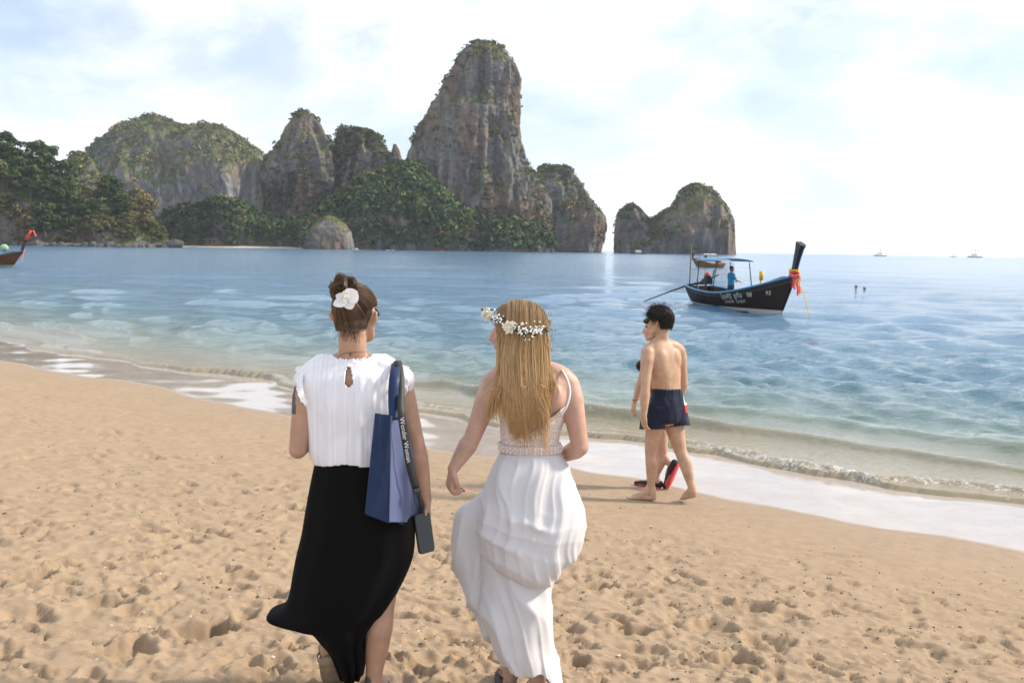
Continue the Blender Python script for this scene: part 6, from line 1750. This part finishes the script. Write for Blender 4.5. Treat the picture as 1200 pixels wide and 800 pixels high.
    if canopy:
        x0, x1, hz_ = 1.7, 3.7, 1.98
        for x_ in (x0, x1):
            for sg in (-1, 1):
                g_, k_, B_ = hull_dims(np.array(max(0.02, x_ / L)), L)
                put(MB().tube([[x_, sg * float(B_) * 0.93, float(g_) - 0.15], [x_, sg * 0.74, hz_ - 0.06]], 0.022, n=6), 'canopy_post', M_METAL)
        gx = np.linspace(x0 - 0.15, x1 + 0.15, 12); gy = np.linspace(-0.85, 0.85, 9)
        put(MB().sheet(np.array([[[a, b, hz_ + 0.10 * (1 - (b / 0.85) ** 2) + 0.02 * math.sin(a * 5)] for b in gy] for a in gx]), 0.02), 'canopy', canmat or M_BLUE)
        for sg in (-1, 1): put(MB().tube([[x0 - .15, sg * .85, hz_], [x1 + .15, sg * .85, hz_]], 0.02, n=6), 'canopy_rail', M_BLUE)
    return e, put, pc_
def local_to_world(loc, rz, s=1.0):
    c, s_ = math.cos(rz), math.sin(rz)
    return lambda p: np.asarray(loc) + s * np.array([p[0] * c - p[1] * s_, p[0] * s_ + p[1] * c, p[2]])
def small_person(fn, face, shirt, shorts, skin, label, seated=False, group=None, cap=None, reach=0.3):
    """boat people: fn maps boat coordinates to the world; built upright at fn(0,0,0)"""
    o = fn([0, 0, 0]); e = empty('person', o, label, 'person', group)
    f = unit(np.array([math.cos(face), math.sin(face), 0])); r = np.cross(f, EZ)
    P_ = lambda x, y, z: o + r * x + f * y + EZ * z
    mb = MB(); dz = -0.42 if seated else 0.0
    mb.loft([ring(P_(0, 0, z + dz), r, f, a, b, 18) for z, a, b in ((0.86, .15, .11), (0.98, .155, .115), (1.12, .135, .10), (1.28, .16, .115), (1.40, .175, .10), (1.46, .12, .07), (1.49, .06, .055))])
    head(mb, P_(0, 0.02, 1.64 + dz), f, EZ, 1.02, neck=P_(0, 0, 1.48 + dz), neck_r=0.055)
    for sg in (-1, 1):
        arm(mb, P_(sg * .19, 0, 1.40 + dz), P_(sg * .25, 0.02 + reach * .3, 1.14 + dz), P_(sg * .20, reach, 1.02 + dz + reach * .3), 1.05)
        hand(mb, P_(sg * .20, reach, 1.02 + dz + reach * .3), f - EZ * .4, -EZ, 1.0, 0.5, sg)
        if seated:
            leg(mb, P_(sg * .09, 0, .90 + dz), P_(sg * .11, .42, .88 + dz), P_(sg * .11, .44, .50 + dz)); foot(mb, P_(sg * .11, .44, .48 + dz), P_(sg * .11, .40, .43 + dz), P_(sg * .11, .63, .43 + dz))
        else:
            leg(mb, P_(sg * .09, 0, .90), P_(sg * .10, .03, .48), P_(sg * .10, 0, .09)); foot(mb, P_(sg * .10, 0, .09), P_(sg * .10, -.04, .0), P_(sg * .11, .20, .0))
    skin_body(mb, 'body', skin, e, 0.018, 4)
    mb = MB(); mb.loft([ring(P_(0, 0, z + dz), r, f, a, b, 18) for z, a, b in ((0.94, .17, .13), (1.12, .16, .125), (1.28, .175, .13), (1.40, .19, .115), (1.47, .13, .08))])
    for sg in (-1, 1): mb.tube([P_(sg * .18, 0, 1.41 + dz), P_(sg * .23, .03, 1.24 + dz)], 0.066, n=10, round_=True)
    V, N, Q, T = remesh_arrays(mb, 0.016, 3); link('shirt', make_mesh('shirt', V - o, Q, T), shirt, e)
    mb = MB(); mb.loft([ring(P_(0, 0, z + dz), r, f, a, b, 18) for z, a, b in ((0.84, .165, .13), (0.96, .165, .125))])
    for sg in (-1, 1): mb.tube([P_(sg * .09, 0, .90 + dz), P_(sg * .11, .40 if seated else .03, (.88 if seated else .52) + dz)], [0.10, 0.085], n=10, round_=True)
    V, N, Q, T = remesh_arrays(mb, 0.016, 3); link('shorts', make_mesh('shorts', V - o, Q, T), shorts, e)
    MB().ell(P_(0, 0.0, 1.69 + dz), (0.088, 0.105, 0.085), np.stack([r, f, EZ], 1)).build('hair', cap or M_IRIS, e)
    return e
M_SKINB = skin_mat('skin_brown', (0.26, 0.14, 0.085))
# the near longtail
ps, pb = PZ(821, 355), PZ(910, 368)
rzb = math.atan2(pb[1] - ps[1], pb[0] - ps[0]); Lb = 8.0
HB = paint('hull_dark_brown', (0.030, 0.017, 0.011), (0.55, 0.52, 0.47))
locb = pb - np.array([math.cos(rzb), math.sin(rzb), 0]) * (Lb * 0.99); locb[2] = 0.0
boat, put, pcs = longtail(locb, rzb, Lb, 'dark longtail boat with tall black prow, red garland and blue canopy', HB, M_BLUE, simple('prow_black', (0.016, 0.014, 0.013), 0.4, 0.2), 2.70, 0.55)
# painted name on the starboard bow
M_LET = simple('sign_white', (0.62, 0.60, 0.56), 0.6, 0.1)
def hull_text(s_, size, u0, zc_, slope, name):
    TV, TT = text_arrays(s_, size)
    w = TV[:, 0].max() - TV[:, 0].min()
    # starboard seen from outside: reading runs towards the bow
    uu = u0 + (TV[:, 0] - TV[:, 0].min()) / Lb
    zt = zc_ + TV[:, 1] + slope * (TV[:, 0] - TV[:, 0].min())
    g, k_, B = hull_dims(uu, Lb)
    a = np.clip((zt - k_) / (g - k_), 0.01, 1) ** (1 / 1.35)
    P_ = hull_pt(uu, -a, Lb, 0.05)
    link(name, make_mesh(name, P_, None, TT, False), M_LET, boat)
for s_, sz_, u0_, z_ in (('โชคศิริ', 0.30, 0.585, 0.40), ('ชูกิจ', 0.30, 0.70, 0.50), ('98', 0.28, 0.79, 0.58), ('CHOKSIRI', 0.16, 0.60, 0.24), ('CHUKIT', 0.16, 0.705, 0.30), ('95', 0.24, 0.90, 0.72)):
    hull_text(s_, sz_, u0_, z_, 0.10, 'lettering')
# yellow marker post on the foredeck and boatman
put(MB().tube([[5.3, 0.55, 0.55], [5.3, 0.55, 1.25]], 0.05, n=10).tube([[5.3, 0.55, 1.25], [5.3, 0.55, 1.60]], 0.085, n=14), 'marker_post', M_RY)
put(MB().tube([[0.15, -0.55, 0.6], [0.10, -0.50, 2.75]], 0.025, n=6), 'flag_pole', M_WOODD)
fnb = local_to_world(locb, rzb)
small_person(lambda p: fnb([3.2, 0.15, 0.0]) + np.asarray(p), rzb + math.pi * 0.55, cloth_mat('turquoise_shirt', (0.03, 0.22, 0.42)), cloth_mat('dark_trousers', (0.05, 0.05, 0.07)), M_SKINB, 'boatman in a turquoise shirt standing in the dark longtail boat')
# anchor line at the bow
o_ = MB().tube([fnb(pcs[2] + np.array([.2, .1, -.4])), fnb(pcs[2] + np.array([.55, .15, -.75])), fnb(pcs[2] + np.array([.9, .2, -1.6]))], 0.018, n=5, sub=5).build('mooring_rope', M_RY, None); tag(o_, 'thin mooring rope running from the dark longtail bow into the sea', 'rope')

# longtail coming in behind it, seen end on
p = PZ(826, 315); locr = np.array([p[0], p[1], 0.0]); rzr = math.radians(160)
locr = PZ(846, 314.0); locr = np.array([locr[0], locr[1], 0])
b2, put2, _ = longtail(locr, math.radians(205), 4.2, 'small tan longtail boat under way beyond the dark one', paint('hull_tan', (0.22, 0.11, 0.05), (0.45, 0.38, 0.3)), simple('rail_tan', (0.35, 0.22, 0.10), 0.6, 0.2), M_WOODD, 2.3, -0.1, garland=False, scale=1.0, canmat=simple('canopy_white', (0.6, 0.6, 0.58), 0.7, 0.1))
fn2 = local_to_world(locr, math.radians(205))
small_person(lambda p: fn2([3.0, 0.0, 0.35]) + np.asarray(p), math.radians(205), cloth_mat('grey_shirt', (0.12, 0.13, 0.15)), M_BLACK, M_SKINB, 'person in grey standing in the small tan longtail')
small_person(lambda p: fn2([0.9, 0.3, 0.45]) + np.asarray(p), math.radians(205), cloth_mat('pale_shirt', (0.5, 0.45, 0.42)), M_BLACK, M_SKINB, 'pale-shirted person seated in the small tan longtail', seated=True)
# boat cut off by the frame with the red-wrapped prow
pl = PZ(16, 312.5)
rzl = math.radians(-2); Ll = 8.0
locl = np.array([pl[0] - Ll - 0.2, pl[1], 0.0])
bl_, put3, pc3 = longtail(locl, rzl, Ll, 'brown longtail boat with a red-wrapped prow near the wooded headland', paint('hull_brown', (0.14, 0.055, 0.025), (0.30, 0.34, 0.25)), simple('rail_teal', (0.05, 0.20, 0.22), 0.5, 0.2), M_WOODD, 3.35, 1.0, garland=False)
pr3 = [c for c in bl_.children if c.name.startswith('prow')][0]
put3(MB().tube(pc3[5:], np.array([[0.20, 0.16]] * 4), n=9), 'red_wrap', ribbon_mat('wrap_red', (0.72, 0.09, 0.04)), pr3)
put3(MB().sheet(np.array([[[pc3[-1][0] + 0.15 + .25 * s_, w_ * .12, pc3[-1][2] + .1 - .55 * s_] for w_ in (-1, 1)] for s_ in np.linspace(0, 1, 5)]), .03), 'ribbon_tail', M_RR, pr3)
put3(MB().sheet(np.array([[[pc3[2][0] + .25 - .3 * s_, w_ * .07 - .2, pc3[2][2] - .1 - 1.1 * s_] for w_ in (-1, 1)] for s_ in np.linspace(0, 1, 5)]), .02), 'ribbon_tail', M_RP, pr3)
put3(MB().ell([7.5, 0.0, 1.75], [0.40, 0.35, 0.36]), 'cargo_bundle', simple('green_tarp', (0.28, 0.42, 0.30), 0.7, 0.2, 5))

# far craft
def skiff(loc, rz, L, label, mat, group='small craft off the far shore', mast=0.0, house=False, name='small_boat'):
    e = empty(name, loc, label, 'boat', group); e.rotation_euler = (0, 0, rz)
    u = np.linspace(-1, 1, 12); v = np.linspace(-1, 1, 7)
    G = np.array([[[a * L / 2, b_ * L * 0.13 * (1 - abs(a) ** 3 * 0.9), -0.2 + (0.16 * L * (0.55 + 0.3 * a * a)) * abs(b_) ** 1.5] for b_ in v] for a in u])
    link('hull', MB().sheet(G, 0.04 * L / 4).mesh('hull'), mat, e)
    if house: link('cabin', MB().box([-.05 * L, 0, .16 * L], [.16 * L, .08 * L, .07 * L]).mesh('cabin', None, False), simple('cabin_white', (.7, .7, .7), .6, .1), e)
    if mast:
        link('mast', MB().tube([[0, 0, 0.1 * L], [0, 0, mast]], L * .012, n=6).mesh('mast'), M_WOODD, e)
        link('rigging', MB().tube([[L * .45, 0, .1 * L], [0, 0, mast]], L * .004, n=4).tube([[-L * .45, 0, .1 * L], [0, 0, mast]], L * .004, n=4).mesh('rigging'), M_WOODD, e)
    return e
M_WH = simple('hull_white', (0.7, 0.7, 0.7), 0.5, 0.1); M_OR = simple('kayak_orange', (0.75, 0.22, 0.06), 0.5, 0.1); M_DK = simple('hull_dark', (0.06, 0.05, 0.05), 0.6, 0.2)
def at_sea(px, D): q = PY(px, 290, D); return np.array([q[0], D, 0.05])
skiff(at_sea(1032, 1500), 0.2, 22, 'pale sailing boat on the horizon with one mast', M_WH, 'boats on the horizon', 12, True)
skiff(at_sea(1143, 1500), 0.1, 24, 'pale motor yacht on the horizon with a short mast', M_WH, 'boats on the horizon', 13, True)
skiff(at_sea(1118, 1700), 0.1, 12, 'tiny pale boat beside the motor yacht on the horizon', M_WH, 'boats on the horizon', 0, True)
skiff(at_sea(749, 780), 0.15, 13, 'dark low longtail moored in front of the twin-humped island', M_DK, None, 0, True)
skiff(at_sea(721, 760), 0.2, 3.2, 'dark little boat in the gap beside the island', M_DK, None, 0)
k1 = skiff(at_sea(514, 640), 0.3, 5.5, 'orange kayak at the foot of the tallest tower', M_OR, None, 0, name='kayak')
for px, m_, lb in ((417, M_WH, 'white boat with a tan awning below the dark peak'), (423, M_OR, 'orange kayak beside the boat with the awning'), (436, simple('kayak_red', (.6, .05, .06), .5, .1), 'red kayak below the dark wooded slope'), (454, simple('kayak_pale', (.55, .7, .55), .5, .1), 'pale green dinghy below the dark wooded slope'), (458, M_WH, 'white dinghy beside the pale green one')):
    skiff(at_sea(px, 720), 0.3 + px, 5.5, lb, m_, None, 0, px == 417)
fnk = local_to_world(at_sea(514, 640), 0.3)
# swimmers
for px, py, lb in ((1003, 339, 'swimmer with raised chin, only head and shoulders above the water'), (1013, 340, 'smaller swimmer low in the water beside the first')):
    p = PZ(px, py, 0); e = empty('person', p, lb, 'person', 'swimmers beyond the longtail')
    mb = MB(); head(mb, p + np.array([0, 0, 0.16 if px < 1010 else .08]), (-0.6, -0.7, 0.1), EZ, 1.05, neck=p + np.array([0, 0, 0.0]), neck_r=0.06)
    mb.loft([ring(p + np.array([0, 0, z_ - (0 if px < 1010 else .1)]), EX, EY, a, b, 16) for z_, a, b in ((-0.4, .15, .1), (-0.1, .17, .1), (-0.01, .14, .08), (0.03, .06, .06))])
    skin_body(mb, 'body', M_SKINB, e, 0.015, 3)
    MB().ell(p + np.array([0, 0.01, 0.20 if px < 1010 else .12]), (0.09, 0.10, 0.09)).build('hair', M_IRIS, e)

# ---------------------------------------------------------------- sea air
hz_me = MB().box([0, 4000, 147], [9500, 5400, 160]).mesh('haze', None, False)
t = NT('sea_haze'); t.t.nodes.remove(t.b)
pv = t.n('ShaderNodeVolumePrincipled'); pv.inputs['Color'].default_value = (0.90, 0.94, 1.0, 1); pv.inputs['Density'].default_value = 0.00006; pv.inputs['Anisotropy'].default_value = 0.2
t.l(pv.outputs[0], t.out.inputs['Volume'])
link('haze', hz_me, t.m, kind='stuff')
